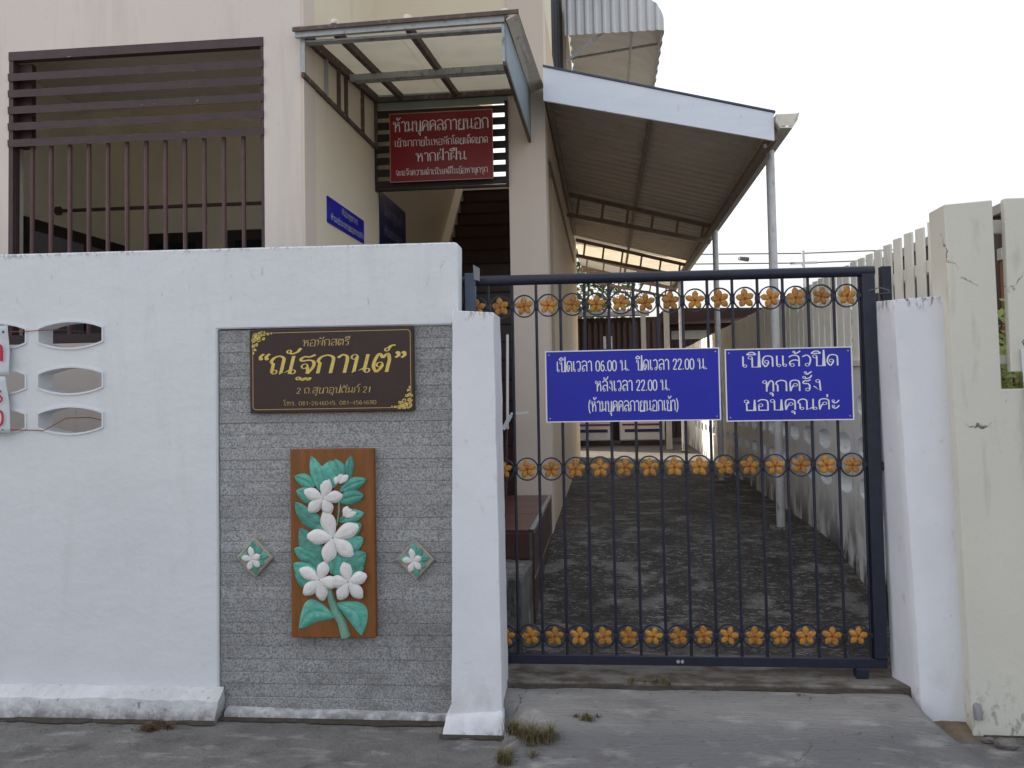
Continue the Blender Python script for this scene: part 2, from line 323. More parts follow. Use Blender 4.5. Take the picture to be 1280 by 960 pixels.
g('ล', 8.4, c((.8, 8.4), (2.4, 9.8), (4.6, 10), (6.6, 9), (7.1, 6.6)), l((7.1, 6.6), (7.1, 0)), c((7.1, 5), (4.6, 5.8), (2.2, 5), (1.2, 3), (1.6, 1.2)), o(2.8, 1.2))
g('ว', 7, o(3.8, 1.2), c((5, 1.2), (5.8, 5), (5.3, 8.4), (3.4, 10), (.8, 8.6)))
g('ส', 8.6, c((.8, 8.4), (2.4, 9.8), (4.6, 10), (6.6, 9), (7.1, 6.6)), l((7.1, 6.6), (7.1, 0)), c((7.1, 5), (4.6, 5.8), (2.2, 5), (1.2, 3), (1.6, 1.2)), o(2.8, 1.2), l((5.6, 8.4), (7.9, 11)))
g('ห', 9, o(1.6, 8.7), l((2.8, 8.8), (2.8, 0)), c((2.8, 3.6), (4.4, 6.2), (5.6, 7.4)), o(6.2, 8.6, 1.1), c((5.6, 7.4), (7.2, 5.4), (7.4, 0)))
g('อ', 8.4, c((.8, 8.4), (2.4, 9.8), (4.6, 10), (6.6, 9), (7.1, 6.6)), l((7.1, 6.6), (7.1, 0), (1.4, 0), (1.4, 4.6)), o(2.6, 4.8))
g('า', 6, c((.5, 8.4), (2.2, 10), (4.2, 9.2), (4.8, 7)), l((4.8, 7), (4.8, 0)))
g('ะ', 6, o(1.4, 8, .8), c((.8, 7.2), (2, 6), (3.6, 6.4), (5, 8.6)), o(1.4, 3, .8), c((.8, 2.2), (2, 1), (3.6, 1.4), (5, 3.6)))
g('เ', 4.4, l((1.4, 10), (1.4, 1)), o(2.6, 1.1, 1.1))
g('แ', 8.2, l((1.4, 10), (1.4, 1)), o(2.6, 1.1, 1.1), l((5.2, 10), (5.2, 1)), o(6.4, 1.1, 1.1))
g('โ', 5, l((2.2, 1), (2.2, 10)), o(3.4, 1.1, 1.1), c((2.2, 10), (1.6, 12), (.2, 13), (1.4, 14.4), (4.6, 14.6)))
g('ใ', 5, l((2.4, 1), (2.4, 10)), o(3.6, 1.1, 1.1), c((2.4, 10), (3, 13), (1.8, 14.6), (.4, 13.6), (.6, 12.2)), o(1.4, 12.2, .8))
g('ั', 0, o(-5.2, 12.4, .9), c((-5, 11.6), (-3.4, 11.2), (-1.4, 12.2), (-.4, 14.2)))
g('ิ', 0, c((-7, 11.4), (-5.6, 13), (-4, 13.6), (-2.4, 13), (-1.2, 11.4)), l((-1.2, 11.4), (-7, 11.4)))
g('ี', 0, c((-7, 11.4), (-5.6, 13), (-4, 13.6), (-2.4, 13), (-1.2, 11.4)), l((-7, 11.4), (-1.2, 11.4), (-1.2, 14.6)))
g('ื', 0, c((-7, 11.4), (-5.6, 13), (-4, 13.6), (-2.4, 13), (-1.2, 11.4)), l((-7, 11.4), (-1.2, 11.4), (-1.2, 14.6)), l((-2.8, 12.6), (-2.8, 14.6)))
g('ุ', 0, o(-2.8, -1.8, .8), l((-1.9, -1.6), (-1.7, -4.4)))
g('ู', 0, o(-4.6, -1.8, .8), l((-3.8, -1.8), (-3.8, -4.2), (-1.6, -4.2), (-1.6, -1.4)))
g('็', 0, c((-6, 11.4), (-6.4, 13), (-4.6, 13.6), (-3.4, 12.6)), o(-3.8, 12, .7), c((-6, 13.2), (-4, 14.6), (-1.4, 15)))
g('่', 0, l((-2.2, 11.4), (-2.2, 14.2)))
g('้', 0, o(-4.4, 13.2, .7), c((-3.8, 12.8), (-3.6, 11.4), (-2, 12.4), (-.4, 14)))
g('ํ', 0, o(-3.4, 12.6, 1))
g('์', 0, o(-3.6, 12.4, .9), c((-3, 13), (-2.2, 14.4), (-.4, 14.8)))
for i, d in enumerate([
    [c((3, 10), (.9, 8), (.9, 2), (3, 0), (5.1, 2), (5.1, 8), (3, 10))], [l((1.4, 8.2), (3.2, 10), (3.2, 0))],
    [c((.8, 7.6), (1.6, 9.6), (4, 9.8), (4.9, 7.6), (3.4, 4.2), (.8, .2)), l((.8, .2), (5.2, .2))],
    [c((.8, 8.8), (3, 10), (4.8, 8), (2.6, 5.4), (5, 3.2), (3.4, .2), (.8, 1))],
    [l((4.2, 0), (4.2, 10), (.6, 3.2), (5.4, 3.2))], [l((4.8, 9.8), (1.4, 9.8), (1.1, 5.6)), c((1.1, 5.6), (3.6, 6.4), (5.2, 3.4), (3.6, .2), (.8, .8))],
    [c((4.8, 9.4), (2.2, 9), (.9, 5), (1.4, 1), (3.2, 0), (5.1, 2), (4.4, 5), (2.6, 5.8), (1, 4))], [l((.8, 9.8), (5.2, 9.8), (2.4, 0))],
    [c((3, 10), (1.2, 8), (3, 5.6), (5, 2.6), (3, 0), (1, 2.6), (3, 5.6), (4.8, 8), (3, 10))],
    [c((1.2, .6), (3.8, 1), (5.1, 5), (4.6, 9), (2.8, 10), (.9, 8), (1.6, 5), (3.4, 4.2), (5, 6))]]):
    G[str(i)] = (6.2, d)
g('.', 3, l((1.2, 0), (1.2, .9))); g(',', 3, l((1.4, .8), (.8, -1.4))); g('-', 4.4, l((.5, 4.4), (3.8, 4.4))); g(' ', 4)
g('(', 4, c((3.2, 11.6), (1.4, 8), (1.4, 2), (3.2, -1.6))); g(')', 4, c((.8, 11.6), (2.6, 8), (2.6, 2), (.8, -1.6)))
g('“', 5.6, c((2, 11.4), (.8, 10), (1, 8.6)), o(1.2, 8.6, .55), c((4.6, 11.4), (3.4, 10), (3.6, 8.6)), o(3.8, 8.6, .55))
g('”', 5.6, c((1.6, 10.8), (2, 9), (.8, 7.8)), o(1.3, 10.6, .55), c((4.2, 10.8), (4.6, 9), (3.4, 7.8)), o(3.9, 10.6, .55))
ABOVE = 'ัิีื็ํ'; TONE = '่้์'; TALL = 'ปฝ'
def cat(p):
    out = []
    for i in range(len(p) - 1):
        a = p[max(i - 1, 0)]; b = p[i]; c2 = p[i + 1]; d = p[min(i + 2, len(p) - 1)]
        for k in range(5):
            t = k / 5
            out.append(tuple(.5 * (2 * b[j] + (c2[j] - a[j]) * t + (2 * a[j] - 5 * b[j] + 4 * c2[j] - d[j]) * t * t + (-a[j] + 3 * b[j] - 3 * c2[j] + d[j]) * t ** 3) for j in (0, 1)))
    return out + [p[-1]]
def strokes(s):
    x = 0; out = []; prev = ''; pbase = ''
    s = s.replace('ำ', 'ํา')
    for ch in s:
        adv, st = G[ch]; dy = 0; dx = 0
        if ch in TONE and prev and prev in ABOVE: dy = 3.6
        if ch in ABOVE + TONE and pbase and pbase in TALL: dx = -2.2
        for k, pts, r in st:
            if k == 'o':
                q = [(pts[0][0] + r * math.cos(a * math.pi / 6) , pts[0][1] + r * math.sin(a * math.pi / 6)) for a in range(13)]; w_ = .55
            elif k == 'c': q = cat(pts); w_ = 1
            else: q = pts; w_ = 1
            out.append(([(a + x + dx, b + dy) for a, b in q], w_))
        x += adv; prev = ch
        if adv: pbase = ch
    return out, x
def lettering(name, text, parent, m, org, u, v, n, width, height, wt=(1.35, .8), shear=0):
    """text centred at org (baseline centre), u right, v up, n outwards; height = body height"""
    st, W = strokes(text); sx = width / W; sy = height / 10; u, v, n, org = Vector(u), Vector(v), Vector(n), Vector(org)
    mb = MB()
    for i, (q, ww) in enumerate(st):
        L = []; Rr = []
        for k in range(len(q)):
            a = q[max(k - 1, 0)]; b = q[min(k + 1, len(q) - 1)]
            if k == 0 and q[0] == q[-1]: a = q[-2]
            if k == len(q) - 1 and q[0] == q[-1]: b = q[1]
            d = Vector((b[0] - a[0], b[1] - a[1]))
            if d.length < 1e-6: d = Vector((1, 0))
            d.normalize(); nx, ny = -d.y * wt[0] * ww / 2 * min(1.0, sy / sx), d.x * wt[1] * ww / 2
            mul = 1.0
            if 0 < k < len(q) - 1 and len(q) <= 6:
                d1 = Vector((q[k][0] - q[k - 1][0], q[k][1] - q[k - 1][1])).normalized(); mul = 1 / max(.45, abs(d1.dot(d)))
            L.append((q[k][0] + nx * mul, q[k][1] + ny * mul)); Rr.append((q[k][0] - nx * mul, q[k][1] - ny * mul))
        e = .0008 + .00012 * (i % 8)
        P = lambda t: org + u * ((t[0] - W / 2 + shear * t[1]) * sx) + v * (t[1] * sy) + n * e
        base = len(mb.v)
        for a, b in zip(L, Rr): mb.v += [tuple(P(a)), tuple(P(b))]
        for k in range(len(q) - 1): mb.f.append((base + 2 * k, base + 2 * k + 1, base + 2 * k + 3, base + 2 * k + 2))
    ob = mb.build(name, m, parent); return ob
FR = dict(u=(1, 0, 0), v=(0, 0, 1), n=(0, -1, 0))

# ================================================================== GROUND
def grid(name, m, x0, x1, y0, y1, nx, ny, h, kind='structure'):
    mb = MB()
    for j in range(ny + 1):
        for i in range(nx + 1):
            x = x0 + (x1 - x0) * i / nx; y = y0 + (y1 - y0) * j / ny; mb.v.append((x, y, h(x, y)))
    for j in range(ny):
        for i in range(nx):
            a = j * (nx + 1) + i; mb.f.append((a, a + 1, a + nx + 2, a + nx + 1))
    ob = mb.build(name, m, smooth=True); tag(ob, kind=kind); return ob
def ss(a, b, x): t = min(1, max(0, (x - a) / (b - a))); return t * t * (3 - 2 * t)
boxo('ground', MST, None, -150, 150, -60, 300, -.3, -.02)['kind'] = 'structure'
grid('street', MST, -9, 9, -6, 4.6, 140, 90, lambda x, y: .006 * noise.noise(Vector((x * 2, y * 2, 0))) - .004)
AX0, AX1 = -.535, 1.62
def ah(x, y):
    AL = AX0 - .12 * ss(4.24, 4.30, y)
    e = ss(AL - .04, AL + .16, x + .07 * noise.noise(Vector((y * 5, 2, 0)))) * (1 - ss(1.36, 1.52, x - .35 * max(0, 4.3 - y)))
    lo = 3.98 + .22 * ss(1.0, 1.4, x)
    return -.012 + e * (.014 + .147 * ss(lo - .35, 4.42, y)) + .004 * noise.noise(Vector((x * 3, y * 3, 5)))
grid('driveway_apron', MAP, -.72, 2.0, 2.2, 4.445, 92, 224, lambda x, y: ah(x, y) - .045 * ss(4.424, 4.44, y))
boxo('threshold', MTHR, None, -.70, 1.52, 4.45, 4.75, -.05, .172, bevel=.006, rough=.004, seg=.08)['kind'] = 'structure'
def dh(x, y): return .168 + (.46 - .168) * ss(4.9, 7.3, y) * 1.0 + .004 * noise.noise(Vector((x * 2, y * 2, 1)))
grid('driveway', MDR, -.9, 1.64, 4.74, 12, 40, 100, dh)
boxo('yard_paving', MDRF, None, -4, 4, 12, 24, .2, .458)['kind'] = 'structure'

def soil(x0, x1, yb, name='soil_line', zf=None, wmax=.05):
    mb = MB(); n = int((x1 - x0) / .012)
    for i in range(n + 1):
        x = x0 + (x1 - x0) * i / n; ww = wmax * max(.08, .5 + .9 * noise.noise(Vector((x * 4, yb, 0))) + .5 * noise.noise(Vector((x * 17, yb, 3))))
        zb = (zf(x, yb - ww) if zf else 0) + .004; mb.v += [(x, yb + .01, zb + .010), (x, yb - ww * .4, zb + .006), (x, yb - ww, zb - .001)]
    for i in range(n):
        for k in (0, 1): a = 3 * i + k; mb.f.append((a, a + 1, a + 4, a + 3))
    tag(mb.build(name, MSOIL, smooth=True), kind='stuff')
soil(-6, -1.93, 4.262); soil(-1.93, -.79, 4.318, wmax=.03); soil(-.80, -.50, 4.155, wmax=.018); soil(1.66, 4, 4.30, wmax=.05)
soil(-.48, 1.36, 4.432, zf=lambda x, y: ah(x, y) - .002, wmax=.03)
lm = MB()
for _ in range(420):
    if random.random() < .55: x, y = random.uniform(-3.4, 1.9), random.uniform(3.3, 4.15)
    elif random.random() < .6: x, y = random.uniform(-3.4, -.55), 4.24 - abs(random.gauss(0, .05))
    else: x, y = random.uniform(-.45, 1.35), 4.41 - abs(random.gauss(0, .04))
    z = max(ah(x, y), .001) + .005; q = random.uniform(.002, .009) * (1 if random.random() < .9 else 1.8); a = random.uniform(0, 6.28); c3, s3 = math.cos(a) * q, math.sin(a) * q
    lm.quad((x - c3, y - s3, z), (x + s3 * .4, y - c3 * .4, z + q * .3), (x + c3, y + s3, z + .001), (x - s3 * .4, y + c3 * .4, z + q * .2))
tag(lm.build('leaf_litter', MLIT), kind='stuff')

# ================================================================== BOUNDARY WALL
bw = empty('boundary_wall', (-2.3, 4.42, 0), 'long white painted boundary wall with oval vent holes and grey stone panel', 'wall')
wb = MB()
# front outline in X-Z, extruded Y 4.36..4.48
def prism(outline, y0, y1, mb=None):
    mb = mb or MB(); n = len(outline); b = len(mb.v)
    mb.v += [(x, y0, z) for x, z in outline] + [(x, y1, z) for x, z in outline]
    mb.f += [tuple(range(b, b + n)), tuple(range(b + 2 * n - 1, b + n - 1, -1))] + [(b + i, b + n + i, b + n + (i + 1) % n, b + (i + 1) % n) for i in range(n)]
    return mb
out = [(-7, -.05), (-1.955, -.05), (-1.955, 1.94), (-.745, 1.932), (-.72, 1.80), (-.714, 2.0), (-.708, 2.318), (-.712, 2.334), (-.724, 2.342), (-1.5, 2.348), (-2.4, 2.356), (-3.2, 2.362), (-7, 2.37)]
out = [(x, z) for x, z in out if not (x == -.72 and z == 1.80)]
wall = prism(out, 4.36, 4.48).build('wall_body', MW, bw, bevel=.008)
cm = MB()
HX = [(-2.915, -2.565), (-3.335, -2.985), (-3.755, -3.405), (-4.175, -3.825)]; HZ = [1.93, 1.695, 1.49]
def lens(x0, x1, zc, hh=.068, e=.035):
    pts = []; n = 8
    for k in range(n + 1): t = k / n; pts.append((x0 + (x1 - x0) * t, zc + e + (hh - e) * math.sin(math.pi * t) ** .8))
    for k in range(n + 1): t = 1 - k / n; pts.append((x0 + (x1 - x0) * t, zc - e - (hh - e) * math.sin(math.pi * t) ** .8))
    return pts
for x0, x1 in HX:
    for z in HZ: prism(lens(x0, x1, z), 4.2, 4.7, cm)
cut(wall, cm.mesh('c', MW, wloc(bw)))
for x0, x1 in HX:      # moulded rims round the vent holes
    for z in HZ:
        a = lens(x0 - .006, x1 + .006, z, .076, .04); b_ = lens(x0 + .002, x1 - .002, z, .066, .034)
        mb = MB(); n = len(a)
        for ring, y in ((a, 4.361), (a, 4.352), (b_, 4.352), (b_, 4.366)): mb.v += [(p[0], y, p[1]) for p in ring]
        for r in range(3):
            for k in range(n): mb.f.append((r * n + k, r * n + (k + 1) % n, (r + 1) * n + (k + 1) % n, (r + 1) * n + k))
        mb.build('vent_rim', MW, bw, smooth=True)
pl = MB()
pl.hexa([(-7, 4.262, -.05), (-1.925, 4.262, -.05), (-1.925, 4.37, -.05), (-7, 4.37, -.05)], [(-7, 4.285, .118), (-1.93, 4.285, .105), (-1.93, 4.37, .155), (-7, 4.37, .16)])
pl.build('plinth', MPL, bw, seg=.05, rough=.016, smooth=True)
boxo('panel_backing', MSTONE, bw, -1.954, -.716, 4.405, 4.475, -.04, 1.93)
zz = .03; k = 0; TOPZ = 1.934
while zz < TOPZ - .01:
    h = min(random.uniform(.048, .068), TOPZ - zz)
    if TOPZ - zz - h < .02: h = TOPZ - zz
    y = 4.379 + random.uniform(-.003, .003)
    xs = [-1.952, -.718]
    if random.random() < .2: xs.insert(1, random.uniform(-1.7, -1.0))
    for a, b_ in zip(xs[:-1], xs[1:]):
        MB().box(a + .0003, b_ - .0003, y + random.uniform(-.0015, .0015), 4.41, zz, zz + h).build('stone_strip', MSTONE, bw, bevel=.0035, rough=.002)
    zz += h; k += 1
sk = MB().hexa([(-1.91, 4.315, -.03), (-.79, 4.335, -.03), (-.79, 4.39, -.03), (-1.91, 4.39, -.03)], [(-1.91, 4.34, .04), (-.79, 4.35, .032), (-.79, 4.39, .04), (-1.91, 4.39, .055)])
sk.build('panel_skirt', MPL, bw, seg=.05, rough=.008, smooth=True)
# strings and hanging sheets
def tube(name, pts, r, m, parent=None, n=6): return MB().tube(pts, r, n).build(name, m, parent, smooth=True)
s1 = tube('string', [(-3.09, 4.335, 1.952), (-2.98, 4.345, 1.953), (-2.9, 4.351, 1.957), (-2.82, 4.40, 1.962), (-2.80, 4.6, 1.96)], .0022, MSTR)
tag(s1, 'thin red string through the upper vent hole of the wall', 'string')
s2 = tube('string', [(-3.09, 4.335, 1.448), (-2.99, 4.345, 1.444), (-2.88, 4.351, 1.44), (-2.80, 4.42, 1.50), (-2.72, 4.5, 1.50), (-2.62, 4.54, 1.47)], .0022, MSTR)
tag(s2, 'thin red string through the lowest vent hole of the wall', 'string')
def sheet(z0, z1, tilt, label):
    t = empty('hanging_sheet', (-3.3, 4.32, z0), label, 'notice')
    mb = MB(); nx, nz_ = 10, 10
    for j in range(nz_ + 1):
        for i in range(nx + 1):
            x = -4.1 + 1.045 * i / nx + tilt * (j / nz_ - .5); z = z0 + (z1 - z0) * j / nz_
            mb.v.append((x, 4.325 + .014 * math.sin(i * 1.1 + j * .6) * (1 if i < nx - 1 else .4), z))
    for j in range(nz_):
        for i in range(nx): a = j * (nx + 1) + i; mb.f.append((a, a + 1, a + nx + 2, a + nx + 1))
    ob = mb.build('sheet', MPLAS, t, smooth=True)
    sm = ob.modifiers.new('s', 'SOLIDIFY'); sm.thickness = .003
    return t
h1 = sheet(1.725, 1.985, -.01, 'upper white plastic notice with red letter hanging at left edge')
lettering('red_letter', 'า', h1, MREDL, (-3.105, 4.306, 1.80), width=.075, height=.085, wt=(2.4, 1.6), **FR)
h2 = sheet(1.43, 1.722, -.03, 'lower white plastic notice with red 5 and 0 hanging at left edge')
lettering('red_digit', '5', h2, MREDL, (-3.105, 4.306, 1.585), width=.08, height=.062, wt=(1.6, 2.0), **FR)
lettering('red_digit', '0', h2, MREDL, (-3.105, 4.306, 1.468), width=.085, height=.082, wt=(1.6, 1.6), **FR)
for hh, zs in ((h1, 1.952), (h2, 1.45)):
    MB().tube([(-3.083, 4.33, zs), (-3.083, 4.318, zs)], .006, 8).build('eyelet', MDARK, hh)

# name sign
ns = empty('name_sign', (-1.356, 4.36, 1.51), 'dark brown hostel name board with gold Thai letters on stone panel', 'sign')
boxo('board', MSIGNB, ns, -1.777, -.937, 4.348, 4.372, 1.511, 1.930, bevel=.003)
bd = MB(); yb = 4.3465
X0, X1, Z0, Z1 = -1.762, -.952, 1.527, 1.914; r = .018
pts = []
for cx, cz, a0 in ((X1 - r, Z1 - r, 0), (X0 + r, Z1 - r, 90), (X0 + r, Z0 + r, 180), (X1 - r, Z0 + r, 270)):
    for k in range(5): a = R(a0 + k * 22.5); pts.append((cx + r * math.cos(a), cz + r * math.sin(a), math.cos(a), math.sin(a)))
n = len(pts)
for p in pts: bd.v += [(p[0], yb, p[1]), (p[0] - .003 * p[2], yb, p[1] - .003 * p[3])]
for k in range(n): a = 2 * k; b_ = 2 * ((k + 1) % n); bd.f.append((a, b_, b_ + 1, a + 1))
bd.build('gold_border', MGOLD2, ns)
lettering('small_lettering', 'หอพักสตรี', ns, MGOLD2, (-1.383, 4.3475, 1.842), width=.245, height=.032, wt=(1.5, .8), shear=.12, **FR)
lettering('name_lettering', '“ณัฐกานต์”', ns, MGOLD, (-1.372, 4.3475, 1.705), width=.76, height=.09, wt=(2.0, .75), shear=.2, **FR)
lettering('small_lettering', '2 ถ.สุขาอุปถัมภ์ 21', ns, MGOLD2, (-1.345, 4.3475, 1.606), width=.385, height=.028, wt=(1.3, .9), shear=.15, **FR)
lettering('small_lettering', 'โทร. 081-2646045, 081-4564690', ns, MGOLD2, (-1.365, 4.3475, 1.547), width=.475, height=.019, wt=(1.2, .8), **FR)
def scroll(cx, cz, r, turns, sgn, a0, mb, w0=.005):
    q = []
    for k in range(22):
        t = k / 21; a = a0 + sgn * t * turns * 6.283; rr = r * (1 - .85 * t); q.append((cx + rr * math.cos(a), cz + rr * math.sin(a), w0 * (1 - .6 * t)))
    e = 4.3468 - .0001 * (len(mb.f) % 9); b = len(mb.v)
    for k, (x, z, ww) in enumerate(q):
        nx, nz_ = x - cx, z - cz; d = math.hypot(nx, nz_) or 1
        mb.v += [(x - nx / d * ww / 2, e, z - nz_ / d * ww / 2), (x + nx / d * ww / 2, e, z + nz_ / d * ww / 2)]
    for k in range(21): mb.f.append((b + 2 * k, b + 2 * k + 1, b + 2 * k + 3, b + 2 * k + 2))
for sx, sz, ox, oz in ((1, -1, -1.768, 1.92), (-1, 1, -.946, 1.521)):
    mb = MB()
    for dx, dz, r in ((.018, .018, .014), (.045, .014, .013), (.014, .045, .013), (.04, .04, .014), (.068, .014, .009), (.013, .07, .009), (.064, .034, .008), (.03, .066, .008), (.018, .092, .007), (.088, .012, .006), (.105, .01, .004), (.012, .108, .005)):
        scroll(ox + sx * dx, oz + sz * dz, r, 1.4, sx, random.uniform(0, 6), mb, .0055)
    for _ in range(16):
        q = random.uniform(.004, .07); p_2 = random.uniform(.004, .072 - q); scroll(ox + sx * q, oz + sz * p_2, random.uniform(.004, .009), 1.1, -sx, random.uniform(0, 6), mb, .006)
    mb.build('corner_ornament', MGOLD, ns)
for x in (-1.765, -.949):
    for z in (1.523, 1.918): MB().tube([(x, 4.349, z), (x, 4.345, z)], .003, 8).build('screw', MDARK, ns)

# ---- relief panels
def leafm(mb, bx, bz, tx, tz, wd, y0, dep, bend=0.0, fat=.5):
    """domed leaf with a midrib groove in the X-Z plane, raised towards -Y"""
    b = Vector((bx, bz)); t = Vector((tx, tz)); d = t - b; nrm = Vector((-d.y, d.x)).normalized(); n = 16; base = len(mb.v); L = 8
    for i in range(n + 1):
        s = i / n; c = b + d * s + nrm * (bend * math.sin(math.pi * s))
        hw = wd / 2 * (math.sin(math.pi * min(1, s ** (.6 if fat < .5 else 1) * .98 + .02)) ** .75)
        for j in range(L + 1):
            q = j / L * 2 - 1; up = (1 - q * q) ** .5 * .8 + .2 - (.4 if j == L // 2 else 0)
            up -= .16 * (abs(math.sin((s * 5.2 - abs(q) * 1.1) * math.pi)) < .42) * (0 < abs(q) < 1)
            p = c + nrm * (hw * q); mb.v.append((p.x, y0 - dep * up * (.4 + .6 * math.sin(math.pi * max(.06, min(.94, s)))), p.y) if abs(q) < 1 else (p.x, y0, p.y))
    for i in range(n):
        for j in range(L): a = base + i * (L + 1) + j; mb.f.append((a, a + 1, a + L + 2, a + L + 1))
def petal(mb, cx, cz, tx, tz, wd, y0, dep):
    b = Vector((cx, cz)); d = Vector((tx, tz)) - b; nrm = Vector((-d.y, d.x)).normalized(); base = len(mb.v); n, L = 8, 6
    for i in range(n + 1):
        s = i / n; hw = wd / 2 * math.sin(math.pi * min(.97, .1 + .9 * s) ** 1.45) ** .7
        c = b + d * (s * .97 + .03)
        for j in range(L + 1):
            q = j / L * 2 - 1; p = c + nrm * (hw * q)
            up = (math.sqrt(max(0, 1 - q * q)) - (.16 if j == L // 2 and .1 < s < .75 else 0)) * (.35 + .65 * math.sin(math.pi * min(1, .15 + .8 * s)))
            mb.v.append((p.x, y0 - .3 * dep - dep * up, p.y) if abs(q) < 1 and i < n else (p.x, y0, p.y))
    for i in range(n):
        for j in range(L): a = base + i * (L + 1) + j; mb.f.append((a, a + 1, a + L + 2, a + L + 1))
rp = empty('relief_plaque', (-1.355, 4.37, .40), 'orange wood plaque with white flowers and jade green leaves in relief', 'plaque')
boxo('board', MWOOD, rp, -1.567, -1.142, 4.335, 4.372, .404, 1.330, bevel=.004)
S = .00117
def U(px, py): return (-1.567 + (px - 82 - (py - 72) * .014) * S * 1.01, 1.330 - (py - 72) * S * .975)
LV = [((212, 250), (175, 102), 56, 1), ((268, 240), (258, 122), 108, 1), ((305, 215), (276, 116), 62, 1.3), ((340, 205), (347, 100), 40, 1), ((190, 235), (102, 190), 56, .8),
      ((300, 255), (414, 205), 56, 1), ((215, 300), (110, 252), 70, .8), ((290, 300), (404, 272), 66, 1), ((235, 420), (116, 345), 72, .8), ((300, 385), (404, 350), 58, .8),
      ((225, 600), (128, 412), 96, 1), ((290, 530), (402, 455), 80, .8), ((290, 590), (414, 520), 96, 1), ((230, 640), (100, 565), 86, .8), ((190, 680), (108, 605), 60, .7), ((280, 470), (200, 400), 60, .7), ((300, 620), (240, 500), 80, .6), ((200, 400), (108, 300), 60, .6), ((310, 430), (396, 398), 60, .6), ((290, 650), (405, 580), 70, .6), ((235, 240), (215, 140), 50, .8), ((200, 540), (106, 500), 60, .6)]
for i, (a, b_, wd, dp) in enumerate(LV):
    mb = MB(); A_, B_ = U(*a), U(*b_); leafm(mb, *A_, *B_, wd * S, 4.3352 - .0006 * i, .016 * dp, bend=(.006 if i % 2 else -.006))
    mb.build('leaf', MLEAF, rp, smooth=True)
for a, m1, b_, wd, bn in (((278, 790), None, (126, 846), 100, .058), ((290, 735), None, (396, 872), 94, .046)):
    mb = MB(); leafm(mb, *U(*a), *U(*b_), wd * S, 4.335, .018, bend=-bn if b_[0] < 200 else bn); mb.build('leaf', MLEAF, rp, smooth=True)
st = [U(250, 660), U(264, 720), U(282, 770), U(308, 815), U(326, 880)]
MB().tube([(x, 4.333, z) for x, z in st], .024, 8, taper=[.6, .8, .85, .9, 1.0]).build('stem', MSTEM, rp, smooth=True)
for q in ([(300, 300), (298, 350), (290, 400)], [(292, 470), (288, 540), (266, 605)], [(305, 375), (330, 350)]):
    MB().tube([(U(*p)[0], 4.318, U(*p)[1]) for p in q], .0042, 6).build('stem', MSTEM, rp, smooth=True)
FLW = [((232, 285), [(250, 200), (148, 252), (314, 274), (168, 342), (262, 352)], 58, 0), ((277, 452), [(236, 340), (382, 402), (163, 447), (357, 532), (246, 558)], 72, .004),
       ((218, 632), [(132, 586), (242, 556), (150, 696), (232, 722), (296, 652)], 60, .003), ((342, 640), [(322, 556), (418, 612), (398, 710), (300, 716), (262, 640)], 60, .005)]
for (cx, cz), ps, wd, dy in FLW:
    f = None
    for j, p in enumerate(ps):
        mb = MB(); petal(mb, *U(cx, cz), *U(*p), wd * S * .92, 4.322 - dy - .0008 * j, .012); mb.build('petal', MPETAL, rp, smooth=True)
    x, z = U(cx, cz); MB().tube([(x, 4.322 - dy, z), (x, 4.311 - dy, z)], .0045, 8).build('flower_centre', MSTEM, rp)
for (a, b_, wd) in (((285, 225), (290, 190), 22), ((292, 218), (312, 180), 22), ((300, 222), (336, 186), 24), ((318, 360), (336, 320), 24), ((322, 362), (352, 332), 24), ((326, 366), (372, 346), 22)):
    mb = MB(); petal(mb, *U(*a), *U(*b_), wd * S * 1.3, 4.321, .009); mb.build('bud', MPETAL, rp, smooth=True)
def diamond(cx, cz, label):
    t = empty('relief_tile', (cx, 4.365, cz - .1), label, 'tile', 'small diamond flower tiles on the stone panel')
    s = .1
    mb = MB(); mb.v = [(cx + dx * s * k, y, cz + dz * s * k) for y, k in ((4.378, 1), (4.358, 1), (4.353, .9), (4.356, .86)) for dx, dz in ((0, 1), (-.95, 0), (0, -1), (.95, 0))]
    for r in range(3):
        for k in range(4): mb.f.append((r * 4 + k, r * 4 + (k + 1) % 4, r * 4 + 4 + (k + 1) % 4, r * 4 + 4 + k))
    mb.f.append((12, 13, 14, 15)); mb.build('tile_plate', MTILEB, t)
    for i, (bx, bz, tx, tz) in enumerate(((.0, .01, -.012, .085), (.01, .01, .03, .06), (.0, .0, .075, .012), (.01, -.01, .05, -.035), (0, -.01, .008, -.085), (-.01, 0, -.078, .004), (0, .01, -.04, .045), (.01, -.01, -.036, -.05))):
        mb = MB(); leafm(mb, cx + bx, cz + bz, cx + tx, cz + tz, .036, 4.3555 - .0004 * i, .009); mb.build('leaf', MLEAF, t, smooth=True)
    for j, (dx, dz) in enumerate(((-.012, .06), (-.056, .005), (-.02, -.055), (.036, -.04), (.04, .018))):
        mb = MB(); petal(mb, cx - .008, cz - .004, cx - .008 + dx, cz - .004 + dz, .034, 4.349 - .0006 * j, .007); mb.build('petal', MPETAL, t, smooth=True)
diamond(-1.762, .79, 'small diamond flower tile left of the wooden plaque')
diamond(-.945, .781, 'small diamond flower tile right of the wooden plaque')

